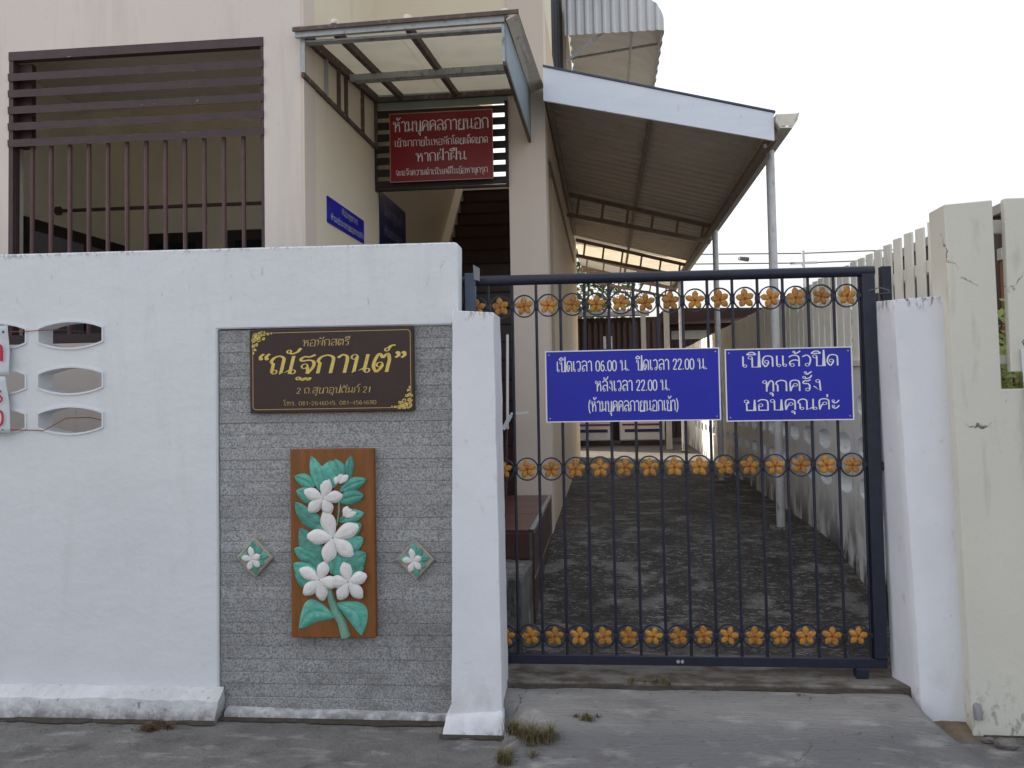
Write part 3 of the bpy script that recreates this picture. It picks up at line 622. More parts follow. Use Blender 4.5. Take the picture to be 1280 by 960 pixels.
# ---- gate pillars
gp = empty('gate_pillar', (-.63, 4.3, 0), 'white painted gate pillar beside the stone panel with flared foot', 'pillar')
MB().hexa([(-.752, 4.22, .06), (-.512, 4.22, .06), (-.512, 4.50, .06), (-.752, 4.50, .06)], [(-.72, 4.22, 1.988), (-.521, 4.22, 1.975), (-.521, 4.50, 1.975), (-.72, 4.50, 1.988)]).build('shaft', MWP, gp, bevel=.003, seg=.08, rough=.003, smooth=True)
MB().hexa([(-.80, 4.15, -.03), (-.50, 4.16, -.03), (-.50, 4.5, -.03), (-.80, 4.5, -.03)], [(-.772, 4.195, .085), (-.508, 4.205, .10), (-.508, 4.5, .14), (-.76, 4.5, .14)]).build('foot', MWP, gp, bevel=.01, seg=.045, rough=.012, smooth=True)
gp2 = empty('gate_pillar', (1.52, 4.5, 0), 'free standing white gate pillar right of the gate against cream fence', 'pillar')
MB().hexa([(1.427, 4.38, .0), (1.654, 4.38, .0), (1.654, 4.60, .0), (1.362, 4.60, .0)], [(1.364, 4.38, 1.998), (1.614, 4.38, 2.012), (1.595, 4.60, 2.02), (1.328, 4.60, 2.008)]).build('shaft', MWP, gp2, bevel=.003, seg=.08, rough=.0035, smooth=True)

# ================================================================== GATE
GY = 4.58
gt = empty('sliding_gate', (.35, GY, .2), 'dark navy metal bar gate with three rows of golden flower rings', 'gate')
MB().tube([(-1.6, GY, 2.172), (-.70, GY, 2.171), (.4, GY, 2.165), (1.335, GY, 2.160)], .0265, 14).build('top_rail', MNAVY, gt, smooth=True)
boxo('bottom_rail', MNAVY, gt, -1.6, 1.333, GY - .02, GY + .02, .222, .268, bevel=.003)
boxo('stile', MNAVY, gt, 1.272, 1.333, GY - .024, GY + .024, .2685, 2.150, bevel=.003)
x = 1.262; bars = []
bar0 = MB().tube([(0, 0, .02), (0, 0, 1.945)], .0075, 8).mesh('bar', MNAVY, smooth=True)
SPC = .1235
while x > -1.5:
    b_ = bpy.data.objects.new('bar', bar0); COL.objects.link(b_); b_.parent = gt; b_.location = (x - .35, 0, 0); bars.append(x); x -= SPC
# rosette: ring > flower
rm = MB(); nn = 28; RO = .056
for k in range(nn):
    a = 2 * math.pi * k / nn
    for rr, yy in ((RO - .0035, -.006), (RO + .0035, -.006), (RO + .0035, .006), (RO - .0035, .006)): rm.v.append((rr * math.cos(a), yy, rr * math.sin(a)))
for k in range(nn):
    for j in range(4): a = k * 4 + j; b_ = k * 4 + (j + 1) % 4; c2 = ((k + 1) % nn) * 4; rm.f.append((a, b_, c2 + (j + 1) % 4, c2 + j))
ringm = rm.mesh('rosette', MNAVY, smooth=True)
fms = []
for v in range(3):
    fm = MB()
    for k in range(5):
        a = R(90 + 72 * k + (v - 1) * 7); tx, tz = (.048 + .0025 * ((k * 7 + v) % 3 - 1)) * math.cos(a), (.048 + .0025 * ((k * 5 + v) % 3 - 1)) * math.sin(a); petal(fm, 0, 0, tx, tz, .030 + .002 * v, -.003 - .0012 * (k % 2), .006)
    q = fm.mesh('flower', MGOLDP, smooth=True); fms.append(q)
corem = MB().tube([(0, -.005, 0), (0, -.016, 0)], .010, 8, taper=[1, .5]).mesh('flower_core', MGCORE, smooth=True)
coll = MB().box(-.012, .012, -.012, .012, -.013, .013).mesh('collar', MNAVY, bevel=.003)
for rz in (2.038, 1.204, .365):
    for i in range(len(bars) - 1):
        cx = (bars[i] + bars[i + 1]) / 2; dz = .0 + .006 * (cx - .35) * (1 if rz > 1 else 2) + random.uniform(-.002, .002)
        if cx < -.85: continue
        b_ = bpy.data.objects.new('rosette', ringm); COL.objects.link(b_); b_.parent = gt; b_.location = (cx - .35, -.004, rz + dz - .2)
        f = bpy.data.objects.new('flower', random.choice(fms)); COL.objects.link(f); f.parent = b_; f.rotation_euler = (random.uniform(-.06, .06), random.uniform(-.15, .15), random.uniform(-.12, .12))
        f2 = bpy.data.objects.new('flower_core', corem); COL.objects.link(f2); f2.parent = b_
        c3 = bpy.data.objects.new('collar', coll); COL.objects.link(c3); c3.parent = gt; c3.location = (bars[i] - .35, 0, rz + dz - .2)
boxo('roller_bracket', MNAVY, gt, 1.18, 1.24, GY - .03, GY + .03, .176, .224, bevel=.004)
for x in (.33, .35):
    MB().tube([(x, GY - .02, .245), (x, GY - .026, .245)], .009, 8).build('bolt', MALU, gt)
for z in (2.03, 1.2): boxo('hinge_lug', MNAVY, gt, 1.325, 1.352, GY - .015, GY + .015, z - .02, z + .02, bevel=.003)
tube('tie_wire', [(1.30, GY - .026, 2.06), (1.35, GY - .03, 2.075), (1.40, GY - .02, 2.06), (1.42, GY + .04, 2.055), (1.36, GY + .06, 2.05), (1.29, GY + .03, 2.055), (1.30, GY - .026, 2.06)], .003, MWIRE, gt)
lp = empty('latch_post', (-.67, 4.52, .0), 'short blue grey steel post with small plate behind the left pillar', 'post')
boxo('post', MPOST, lp, -.702, -.648, 4.505, 4.545, .17, 2.205, bevel=.003)
MB().hexa([(-.652, 4.49, 2.17), (-.622, 4.49, 2.16), (-.622, 4.497, 2.16), (-.652, 4.497, 2.17)], [(-.655, 4.49, 2.245), (-.622, 4.49, 2.225), (-.622, 4.497, 2.225), (-.655, 4.497, 2.245)]).build('plate', MPVC, lp)
sp = boxo('gate_stop_post', MNAVY, None, 1.385, 1.435, 4.63, 4.68, .17, 2.19, bevel=.003)
tag(sp, 'dark navy steel post behind the right white pillar top', 'post')

# blue signs
def bsign(x0, x1, z0, z1, label, lines, bw_=.009):
    t = empty('gate_sign', ((x0 + x1) / 2, 4.545, z0), label, 'sign', 'blue Thai notices on the gate')
    boxo('panel', MBLUE, t, x0, x1, 4.540, 4.546, z0, z1)
    mb = MB(); y = 4.5385
    for a in ((x0, x1, z1 - bw_ * .6, z1), (x0, x1, z0, z0 + bw_ * .6), (x0, x0 + bw_ * .7, z0 + bw_ * .6, z1 - bw_ * .6), (x1 - bw_ * .7, x1, z0 + bw_ * .6, z1 - bw_ * .6)): mb.box(a[0], a[1], y, 4.5405, a[2], a[3])
    mb.build('white_border', MWHT, t)
    for tx, cx, z, wd, h in lines: lettering('lettering', tx, t, MWHT, (cx, 4.5402, z), width=wd, height=h, wt=(1.45, .95), **FR)
    for x in (x0 + .02, x1 - .02):
        for z in (z0 + .02, z1 - .02): MB().tube([(x, 4.541, z), (x, 4.536, z)], .004, 6).build('rivet', MALU, t)
    return t
def sx(px): return -.301 + (px - 681) * .872 / 219
def sz(py): return 1.798 - (py - 437) * .362 / 90.5
bsign(-.301, .569, 1.436, 1.798, 'wide blue opening hours sign with times 06.00 and 22.00 on gate',
      [('เปิดเวลา 06.00 น.  ปิดเวลา 22.00 น.', sx(790), sz(463.5), .755, .052), ('หลังเวลา 22.00 น.', sx(791), sz(489), .375, .052), ('(ห้ามบุคคลภายนอกเข้า)', sx(791), sz(514.5), .45, .052)])
bsign(.594, 1.208, 1.428, 1.788, 'smaller blue sign with three large Thai lines at right of gate',
      [('เปิดแล้วปิด', sx(985), sz(462.5), .475, .054), ('ทุกครั้ง', sx(987), sz(493), .29, .054), ('ขอบคุณค่ะ', sx(986), sz(516), .465, .052)])

# ================================================================== BUILDING
bl = empty('dormitory_building', (-2, 7, 0), 'two storey cream and pink plastered dormitory behind the white wall', 'building')
XW0, XW1, ZW0, ZW1, BY = -3.823, -2.103, 1.955, 3.868, 5.4
TOP = 8.5
def wl(name, m, *a, **k): return boxo(name, m, bl, *a, **k)
wl('wall', MPINK, -12, XW0 - .0, BY, BY + .15, 0, TOP)
wl('wall', MPINK, XW0, XW1, BY, BY + .15, 0, ZW0)
wl('wall', MPINK, XW0, XW1, BY, BY + .15, ZW1, TOP)
wl('wall', MPINK, XW1, -1.862, BY, BY + .15, 0, TOP)
wl('corner_pilaster', MPINK2, -1.98, -1.842, BY + .002, BY + .22, 0, TOP)
wl('side_wall', MBCRM, -1.96, -1.846, BY + .22, 7.22, 0, TOP)
wl('stair_wall', MBCRM, -1.96, -1.848, 7.22, 15.3, 0, TOP)
wl('outer_wall', MPINK, -12, -11.8, BY + .15, 15.3, 0, TOP)
wl('back_wall', MPINK, -12, -1.9, 15.15, 15.3, 0, TOP)
wl('roof_slab', MPINK, -12, -4.2, BY, 15.3, TOP, TOP + .15); wl('roof_slab', MPINK, -4.2, -.44, BY, 6.9, TOP, TOP + .15)
wl('roof_slab', MPINK, -1.9, -.44, 6.9, 8.3, TOP, TOP + .15); wl('roof_slab', MPINK, -4.2, -1.9, 7.65, 15.3, TOP, TOP + .15); wl('roof_slab', MPINK, -1.9, -.44, 12.6, 15.3, TOP, TOP + .15)  # openings over room and stair hall added to let sky light in
# room behind the shuttered opening
wl('room_wall', MROOM, -4.35, -4.15, BY + .15, 7.5, 0, TOP); wl('room_wall', MROOM, -4.15, -1.965, 7.5, 7.6, 0, TOP)
wl('room_ceiling', MROOM, -4.15, -1.96, BY + .15, 6.85, 3.95, 4.05); wl('room_floor', MROOM, -4.15, -1.96, BY + .15, 7.5, .7, .8)  # ceiling stops short to admit light from the added roof opening
wl('room_side', MROOM, -1.975, -1.962, BY + .15, 7.5, .8, 3.95)
def door(x0, x1, y, z1, axis='x'):
    if axis == 'x':
        d = boxo('room_door', MDARK, bl, x0, x1, y - .03, y, .8, z1)
        boxo('door_panel', MGLASS, d, x0 + .07, x1 - .07, y - .036, y - .029, 1.4, z1 - .09)
door(-3.975, -3.47, 7.5, 3.04); door(-3.25, -2.7, 7.5, 3.045)
d = boxo('room_door', MDARK, bl, -4.15, -4.12, 6.0, 7.42, .8, 2.92)
boxo('door_panel', MPVC, d, -4.121, -4.112, 6.1, 6.72, 1.2, 2.83); boxo('door_panel', MPVC, d, -4.121, -4.112, 6.82, 7.34, 1.2, 2.83)
rod = MB().tube([(-4.14, 6.42, 3.04), (-1.97, 6.42, 3.035)], .014, 8).build('curtain_rod', MBAR, bl, smooth=True)
MB().tube([(-4.15, 6.42, 3.04), (-4.12, 6.42, 3.04)], .035, 8).build('rod_end', MBAR, rod, smooth=True)
# window
wn = MB().box(XW0, XW1, BY - .005, BY + .05, ZW1 - .058, ZW1 - .001).build('shutter_frame', MBRN, bl)
mb = MB().box(XW0, XW0 + .03, BY + .0, BY + .07, ZW0, ZW1 - .06); mb.box(XW1 - .02, XW1, BY + .0, BY + .07, ZW0, ZW1 - .06); mb.box(XW0 + .03, XW1 - .02, BY, BY + .05, ZW0 + .002, ZW0 + .06)
mb.box(XW0 + .03, XW0 + .115, BY + .065, BY + .11, 3.25, ZW1 - .06).build('shutter_post', MBRN, wn)
z = ZW1 - .125
for k in range(5):
    zc = 3.7 - .1085 * k + .004
    m5 = MB().hexa([(XW0 + .002, BY - .012, zc - .032), (XW1 - .002, BY - .012, zc - .032), (XW1 - .002, BY + .045, zc + .012), (XW0 + .002, BY + .045, zc + .012)],
                   [(XW0 + .002, BY - .016, zc + .016), (XW1 - .002, BY - .016, zc + .016), (XW1 - .002, BY + .04, zc + .03), (XW0 + .002, BY + .04, zc + .03)])
    m5.build('louver_slat', MBRN, wn)
bm0 = MB().tube([(0, 0, ZW0 + .05 - wloc(wn).z), (0, 0, 3.245)], .0145, 8).mesh('window_bar', MBAR, smooth=True)
for k in range(14):
    b_ = bpy.data.objects.new('window_bar', bm0); COL.objects.link(b_); b_.parent = wn; b_.location = (XW0 + .016 + k * .1297 - wloc(wn).x + .0, BY + .03 - wloc(wn).y, 0)
# stair hall block
wl('upper_wall', MBCRM, -1.846, -.742, 7.2, 7.35, 4.075, TOP)
wl('column', MPINK2, -.742, -.44, 7.19, 7.49, .3, TOP)
SWX = -.44
wl('driveway_wall', MORNG, -.56, SWX - .003, 7.49, 7.62, .3, 4.85); wl('driveway_wall', MORNG, -.56, SWX - .003, 7.62, 8.1, .3, 1.7)
wl('driveway_wall', MORNG, -.56, SWX - .003, 7.62, 8.1, 3.62, 4.85); wl('driveway_wall', MORNG, -.56, SWX - .003, 8.1, 15.3, .3, 4.85)
wl('upper_side_wall', MBCRM, -.56, SWX - .003, 7.49, 8.55, 4.85, TOP); wl('upper_side_wall', MBCRM, -.56, SWX - .003, 12.6, 15.3, 4.85, TOP)
wl('upper_side_wall', MBCRM, -.56, SWX - .003, 8.55, 12.6, 7.6, TOP)
f = wl('side_window', MDARK, -.53, -.50, 7.62, 8.1, 1.7, 3.62); boxo('pane', MGLASS, f, -.499, -.49, 7.66, 8.06, 1.75, 3.57)
f = wl('upper_window', MDARK, -.53, -.50, 8.55, 12.6, 4.85, 7.6)
for k in range(5): boxo('pane', MGLASS, f, -.499, -.49, 8.6 + k * .8, 9.33 + k * .8, 4.9, 7.55)
boxo('window_bar', MBTRIM, f, -.498, -.488, 9.36, 9.40, 4.85, 7.6)
MB().bar((-.43, 7.5, 3.55), (-.43, 13.6, 3.55), .02, .03).build('wall_conduit', MTRUSS, bl)
# stair hall back wall with a bright opening
wl('hall_back_wall', MROOM, -1.846, -.56, 12.9, 13.0, 0, 4.62); wl('hall_back_wall', MROOM, -1.846, -.56, 12.9, 13.0, 7.9, TOP)
wl('hall_back_wall', MROOM, -.62, -.56, 12.9, 13.0, 4.62, 7.9); wl('hall_back_wall', MROOM, -1.846, -1.75, 12.9, 13.0, 4.62, 7.9)
# stairs
sx0, sx1 = -1.745, -.60
nst = 18; y = 7.35; z = .767; tr, ri = .228, .1885
st0 = empty('x', (0, 0, 0)); bpy.data.objects.remove(st0)
for k in range(nst):
    s = boxo('stair_step', MRISE, bl, sx0, sx1, y + k * tr, y + k * tr + tr + .02, .3 if k == 0 else z + (k - 1) * ri, z + (k + 1) * ri)
    MB().box(sx0 - .002, sx1, y + k * tr - .012, y + k * tr + .05, z + (k + 1) * ri - .014, z + (k + 1) * ri + .003).build('nosing', MDARK, s)
    for j in range(4):
        x0 = sx0 + .004 + j * (sx1 - sx0) / 4
        if k < 9: boxo('tile', MTILE if (j + k) % 3 else MRISE, s, x0, x0 + (sx1 - sx0) / 4 - .006, y + k * tr - .006, y + k * tr + .001, z + k * ri + .006, z + (k + 1) * ri - .02)
wl('stair_string', MBCRM, -1.846, -1.75, 7.35, 13, .3, .75)
s = MB(); s.hexa([(-1.845, 7.3, .7), (-1.75, 7.3, .7), (-1.75, 11.5, 4.0), (-1.845, 11.5, 4.0)], [(-1.845, 7.3, 1.1), (-1.75, 7.3, 1.1), (-1.75, 11.5, 4.4), (-1.845, 11.5, 4.4)]); s.build('stair_skirting', MBCRM, bl)
wl('landing', MRISE, -1.846, -.56, y + nst * tr, 12.9, 3.9, z + nst * ri - .001)

# louver screen over the entrance
ls = empty('louver_screen', (-1.29, 7.2, 3.28), 'dark brown horizontal louver screen over the stair entrance', 'screen')
for k in range(7):
    zc = 3.312 + k * .0975
    MB().hexa([(-1.83, 7.16, zc - .032), (-.748, 7.16, zc - .032), (-.748, 7.19, zc - .026), (-1.83, 7.19, zc - .026)], [(-1.83, 7.165, zc + .03), (-.748, 7.165, zc + .03), (-.748, 7.195, zc + .034), (-1.83, 7.195, zc + .034)]).build('slat', MDARK, ls)
for x in (-1.842, -.752): boxo('side_post', MDARK, ls, x - .012, x + .012, 7.15, 7.2, 3.26, 3.96)
boxo('bottom_rail', MDARK, ls, -1.83, -.765, 7.16, 7.2, 3.262, 3.278)
gpn = boxo('frosted_panel', MGRN, None, -1.845, -.743, 7.2, 7.212, 3.952, 4.073); tag(gpn, 'pale green frosted strip above the entrance louver screen', 'panel')
# red sign
rs = empty('red_sign', (-1.28, 7.08, 3.31), 'red warning sign with white Thai text over the entrance', 'sign')
boxo('panel', MRED, rs, -1.706, -.856, 7.10, 7.108, 3.312, 3.879)
mb = MB()
for a in ((-1.706, -.856, 3.873, 3.879), (-1.706, -.856, 3.312, 3.318), (-1.706, -1.700, 3.318, 3.873), (-.862, -.856, 3.318, 3.873)): mb.box(a[0], a[1], 7.0985, 7.1005, a[2], a[3])
mb.build('pink_border', mat('pink_edge', (.5, .25, .2), None, 5, .5, 0), rs)
for tx, z, wd, h in (('ห้ามบุคคลภายนอก', 3.725, .79, .085), ('เข้ามาภายในหอพักโดยเด็ดขาด', 3.605, .77, .05), ('หากฝ่าฝืน', 3.475, .42, .07), ('จะแจ้งความดำเนินคดีในข้อหาบุกรุก', 3.365, .76, .042)):
    lettering('lettering', tx, rs, MWHT, (-1.281, 7.0998, z), width=wd, height=h, wt=(1.25, .8), **FR)
# blue wall signs
SD = dict(u=(0, 1, 0), v=(0, 0, 1), n=(1, 0, 0))
w1 = empty('wall_sign', (-1.84, 6.3, 2.76), 'narrow blue sign with white text on the cream side wall', 'sign')
boxo('panel', MBLUE, w1, -1.845, -1.838, 5.85, 6.77, 2.762, 2.942)
lettering('lettering', 'ห้องธุรการ'.replace('ธ', 'ร'), w1, MWHT, (-1.837, 6.38, 2.873), width=.42, height=.036, wt=(1.5, 1), **SD)
lettering('lettering', 'ห้ามเข้ามาภายนอกหอพัก', w1, MWHT, (-1.837, 6.33, 2.79), width=.84, height=.036, wt=(1.5, 1), **SD)
w2 = empty('wall_sign', (-1.84, 7.76, 2.6), 'taller blue sign coloured dark for the shade inside the stair entrance', 'sign')
boxo('panel', MBLUED, w2, -1.847, -1.84, 7.28, 8.26, 2.5, 3.30)  # panel blue darkened in colour to stand for the entrance shade
MGREYL = mat('shade_dimmed_lettering', (.3, .3, .4), None, 4, .5, 0)  # white letters dimmed in colour for the same shade
for i, tx in enumerate(('ปิดประตูทุกครั้ง'.replace('ะ', 'า'), 'ห้ามนำบุคคล', 'ภายนอกเข้าหอพัก', 'ขอบคุณค่ะ')):
    lettering('lettering', tx, w2, MGREYL, (-1.839, 7.78, 3.12 - .17 * i), width=.72, height=.065, wt=(1.5, 1), **SD)

# ---- canopy
cn = empty('entrance_canopy', (-1.2, 7.2, 3.8), 'cream translucent canopy on rusty steel frame over the side entrance', 'canopy')
cx0, cx1 = -1.83, -.56
def cz(y): return 3.862 + (4.045 - 3.862) * (y - 5.34) / 1.81
rfm = MB()
for a, b_ in ((-1.875, -1.28), (-1.275, -.47)):
    MB().hexa([(a, 5.31, cz(5.31) + .02), (b_, 5.31, cz(5.31) + .02), (b_, 7.19, cz(7.19) + .02), (a, 7.19, cz(7.19) + .02)], [(a, 5.31, cz(5.31) + .026), (b_, 5.31, cz(5.31) + .026), (b_, 7.19, cz(7.19) + .026), (a, 7.19, cz(7.19) + .026)]).build('roof_sheet', MPOLY, cn)
def beam(name, a, b_, w_, h, m=MRUST): return MB().bar(a, b_, w_, h).build(name, m, cn)
zf = cz(5.34)
beam('front_beam', (-1.87, 5.335, zf - .02), (cx1, 5.335, zf - .0), .03, .045, MALU)
beam('front_trim', (-1.88, 5.305, zf + .0), (-.47, 5.305, zf + .028), .012, .025)
beam('front_flange', (-1.84, 5.40, zf - .052), (cx1, 5.40, zf - .04), .06, .012, MALU)
for x in (-1.62, -1.16):
    beam('rafter', (x, 5.36, cz(5.36) - .012), (x, 7.18, cz(7.18) - .012), .035, .05)
beam('edge_rafter', (-1.83, 5.36, cz(5.36) - .015), (-1.83, 7.18, cz(7.18) - .015), .035, .06)
beam('edge_rafter', (cx1, 5.36, cz(5.36) - .0), (cx1, 7.18, cz(7.18) - .0), .03, .04)
beam('middle_beam', (-1.80, 6.3, cz(6.3) - .06), (-.58, 6.3, cz(6.3) - .045), .035, .045, MALU)
beam('middle_beam', (-1.80, 6.45, cz(6.45) - .05), (-.58, 6.45, cz(6.45) - .035), .03, .02, MALU)
beam('back_beam', (-1.83, 7.16, cz(7.16) - .03), (-.57, 7.16, cz(7.16) - .02), .035, .04)
for x in (-1.62, -1.16, -.56): MB().tube([(x, 5.33, zf + .02), (x, 5.34, zf + .05)], .028, 12).build('roof_cap', MGUT, cn, smooth=True)
# left skirt frame
beam('skirt_rail', (-1.835, 5.36, 3.598), (-1.835, 7.18, 3.622), .02, .03)
for yy in (5.37, 5.83, 6.12, 6.3, 6.75, 7.16): beam('skirt_strut', (-1.833, yy, 3.61), (-1.833, yy, cz(yy) - .03), .02, .025, MRUST if yy > 6 else MALU)
# right side sheet
MB().hexa([(-.56, 5.35, 3.60), (-.552, 5.35, 3.60), (-.552, 7.18, 3.635), (-.56, 7.18, 3.635)], [(-.56, 5.35, cz(5.35) - .01), (-.552, 5.35, cz(5.35) - .01), (-.552, 7.18, cz(7.18) - .01), (-.56, 7.18, cz(7.18) - .01)]).build('side_sheet', MGLS, cn)
beam('side_rail', (-.565, 5.35, 3.595), (-.565, 7.18, 3.625), .022, .028); beam('side_post', (-.57, 5.345, 3.6), (-.57, 5.345, zf - .03), .018, .018, MALU)
MB().hexa([(-.548, 5.31, zf - .02), (-.47, 5.31, zf + .02), (-.44, 7.15, cz(7.15) + .0), (-.548, 7.18, cz(7.18) - .03)], [(-.548, 5.31, zf - .012), (-.47, 5.31, zf + .026), (-.44, 7.15, cz(7.15) + .006), (-.548, 7.18, cz(7.18) - .022)]).build('side_flashing', MGUT, cn)

# ---- entrance steps
es = empty('entrance_steps', (-1.1, 6, .1), 'red brown tiled entrance platform with stained cement step below', 'steps')
boxo('cement_step', MSTEPC, es, -1.84, -.462, 4.86, 5.42, .1, .585, bevel=.012, seg=.06, rough=.01, smooth=True)
boxo('platform_core', MSTEPC, es, -1.84, -.458, 5.425, 7.35, .1, .745)
nx, ny = 4, 5
for i in range(nx):
    for j in range(ny):
        x0 = -1.83 + i * .34; y0 = 5.412 + j * .355
        boxo('tile', MTILE, es, x0, x0 + .335, y0, y0 + .35, .745, .763, bevel=.002)
for i in range(nx):
    x0 = -1.83 + i * .34; boxo('tile', MRISE, es, x0, x0 + .335, 5.408, 5.424, .587, .744, bevel=.002)
for j in range(5):
    y0 = 5.43 + j * .355
    for zz, zt in ((.2, .47), (.475, .742)): boxo('tile', MTILE if j % 2 else MRISE, es, -.457, -.447, y0, y0 + .35, zz, zt, bevel=.002)
boxo('nosing', MNOSE, es, -.47, -.442, 5.40, 7.19, .7635, .769)
mp = empty('mop', (-.82, 6.9, .77), 'white handled mop leaning in the entrance behind the gate', 'mop')
MB().tube([(-.60 - .17, 7.0, 1.30), (-.80 + .03, 7.12, 2.05)], .011, 8).build('handle', MWHT, mp, smooth=True)
MB().bar((-.80, 6.98, 1.30), (-.74, 6.98, 1.41), .03, .03).build('head', MPLAS, mp); MB().bar((-.74, 6.98, 1.42), (-.60, 6.98, 1.43), .02, .02).build('hook', MWHT, mp)
# make the mop rest on the platform
MB().tube([(-.79, 6.98, .775), (-.775, 6.99, 1.30)], .012, 8).build('handle', MRISE, mp, smooth=True)

# ================================================================== CARPORT
cp = empty('carport', (.45, 9, .46), 'lean to carport with bluish white fascia and corrugated sheets over the driveway', 'carport')
def rz(x): return 4.09 - (x + .44) * (.47 / 1.76)      # roof height across
RY0, RY1 = 6.95, 18.2
def corr(x_of, y0, y1, n, amp, name, m, parent, th=.004):
    pass
mb = MB(); NY = 220; cols = 2
for j in range(NY * 4 + 1):
    y = RY0 + (RY1 - RY0) * j / (NY * 4); ph = j % 16
    h = .05 * max(0, min(1, 2 - abs(ph - 8) / 1.6)) if 4 < ph < 12 else 0
    mb.v += [(-.435, y, rz(-.435) + h), (1.42, y, rz(1.42) + h)]
for j in range(NY * 4): a = 2 * j; mb.f.append((a, a + 1, a + 3, a + 2))
rs_ = mb.build('roof_sheet', MROOF, cp)
rs_.data.materials.append(translucent('clear_corrugated_sheet', (.92, .86, .74), .75))
for p in rs_.data.polygons:
    if p.center.y + 9 > 14.4: p.material_index = 1
sm = rs_.modifiers.new('s', 'SOLIDIFY'); sm.thickness = .004
MB().hexa([(-.43, 6.9, 3.86), (1.318, 6.9, 3.46), (1.318, 6.925, 3.46), (-.43, 6.925, 3.86)], [(-.43, 6.9, 4.125), (1.318, 6.9, 3.672), (1.318, 6.925, 3.672), (-.43, 6.925, 4.125)]).build('fascia', MFAS, cp)
MB().hexa([(-.43, 6.89, 4.127), (1.33, 6.89, 3.674), (1.33, 6.96, 3.674), (-.43, 6.96, 4.127)], [(-.43, 6.89, 4.141), (1.33, 6.89, 3.688), (1.33, 6.96, 3.688), (-.43, 6.96, 4.141)]).build('fascia_cap', MPOST, cp)
# gutter: open half profile
prof = [(1.33, 3.655), (1.335, 3.60), (1.36, 3.555), (1.44, 3.55), (1.475, 3.60), (1.49, 3.655), (1.50, 3.655), (1.483, 3.595), (1.445, 3.54), (1.355, 3.545), (1.325, 3.60)]
mb = MB(); n = len(prof)
for y, s in ((6.86, 0), (18.2, 0)): mb.v += [(a, y, b_) for a, b_ in prof]
for k in range(n): mb.f.append((k, (k + 1) % n, n + (k + 1) % n, n + k))
mb.f += [(0, 1, 10), (1, 2, 9, 10), (2, 3, 8, 9), (3, 4, 7, 8), (4, 5, 6, 7)]
mb.build('gutter', MGUT, cp); MB().hexa([(1.33, 6.862, 3.65), (1.345, 6.862, 3.56), (1.45, 6.862, 3.56), (1.485, 6.862, 3.65)], [(1.33, 6.866, 3.65), (1.345, 6.866, 3.56), (1.45, 6.866, 3.56), (1.485, 6.866, 3.65)]).build('gutter_end', MGUT, cp)
def cbar(name, a, b_, w_, h, m=MTRUSS): return MB().bar(a, b_, w_, h).build(name, m, cp)
cbar('edge_beam', (1.33, 6.96, 3.53), (1.33, 18.1, 3.53), .04, .1); cbar('wall_beam', (-.41, 6.96, 3.98), (-.41, 13.6, 3.98), .04, .07)
cbar('edge_beam', (1.26, 6.96, 3.44), (1.26, 18.1, 3.44), .025, .03)
for xx in (.42,): cbar('purlin', (xx, 6.96, rz(xx) - .025), (xx, 18.1, rz(xx) - .025), .035, .04)
for yy in (11.0, 14.4, 16.2, 17.6):
    cbar('truss_chord', (-.42, yy, rz(-.42) - .07), (1.31, yy, rz(1.31) - .07), .04, .05)
    cbar('truss_chord', (-.42, yy, rz(-.42) - .32), (1.31, yy, rz(1.31) - .26), .04, .05)
    for k in range(6):
        xx = -.3 + k * .3; cbar('truss_web', (xx, yy, rz(xx) - .30 + .01 * k), (xx + .03, yy, rz(xx) - .08), .025, .03)
post_y = (7.35, 11.0, 16.2)
for yy in post_y:
    MB().tube([(1.365, yy, .45), (1.365, yy, 3.50)], .034, 14).build('post', MPIPE, cp, smooth=True)
    boxo('post_base', MSTEPC, cp, 1.29, 1.44, yy - .09, yy + .09, .44, .485, bevel=.006)
# curved awning on the upper wall
aw = empty('curved_awning', (.2, 12.5, 6.3), 'zinc awning with curved outer edge high on the side wall', 'awning')
AX, AZ, AW, AH = -.43, 6.28, 1.29, .72
def aprof(n=14):
    pts = [(AX, AZ + AH)]; r = .34
    for k in range(n + 1):
        a = R(90 - 90 * k / n); pts.append((AX + AW - r + r * math.cos(a), AZ + AH - .25 - r + r * math.sin(a) + 0))
    return pts
pr_ = aprof() + [(AX + AW, AZ)]
def sheetY(y0, y1):
    mb = MB(); N_ = 40
    for j in range(N_ + 1):
        y = y0 + (y1 - y0) * j / N_; e = .02 if j % 4 in (1, 2) else 0
        for x, z in pr_: mb.v.append((x + e, y, z + e))
    m_ = len(pr_)
    for j in range(N_):
        for k in range(m_ - 1): a = j * m_ + k; mb.f.append((a, a + 1, a + m_ + 1, a + m_))
    return mb
q = sheetY(11.7, 15.35).build('roof_sheet', MAWN, aw, smooth=False); q.modifiers.new('s', 'SOLIDIFY').thickness = .004
for yy, mm in ((11.69, MAWN), (15.36, MAWN)):
    mb = MB(); N_ = 56; x0 = AX
    def ztop(x):
        if x < AX + AW - .34: return AZ + AH - .25 * min(1, (x - AX) / (AW - .34))
        t = (x - (AX + AW - .34)) / .34; return AZ + AH - .25 - .34 + .34 * math.sqrt(max(0, 1 - t * t))
    for j in range(N_ + 1):
        x = AX + AW * j / N_; ph = j % 5; e = .022 if ph in (2, 3) else 0
        mb.v += [(x, yy - e, AZ), (x, yy - e, max(AZ + .01, ztop(x)))]
    for j in range(N_): a = 2 * j; mb.f.append((a, a + 2, a + 3, a + 1))
    q = mb.build('end_sheet', mm, aw); q.modifiers.new('s', 'SOLIDIFY').thickness = .003
def abar(a, b_): MB().bar(a, b_, .03, .03).build('bracket', MALU, aw)
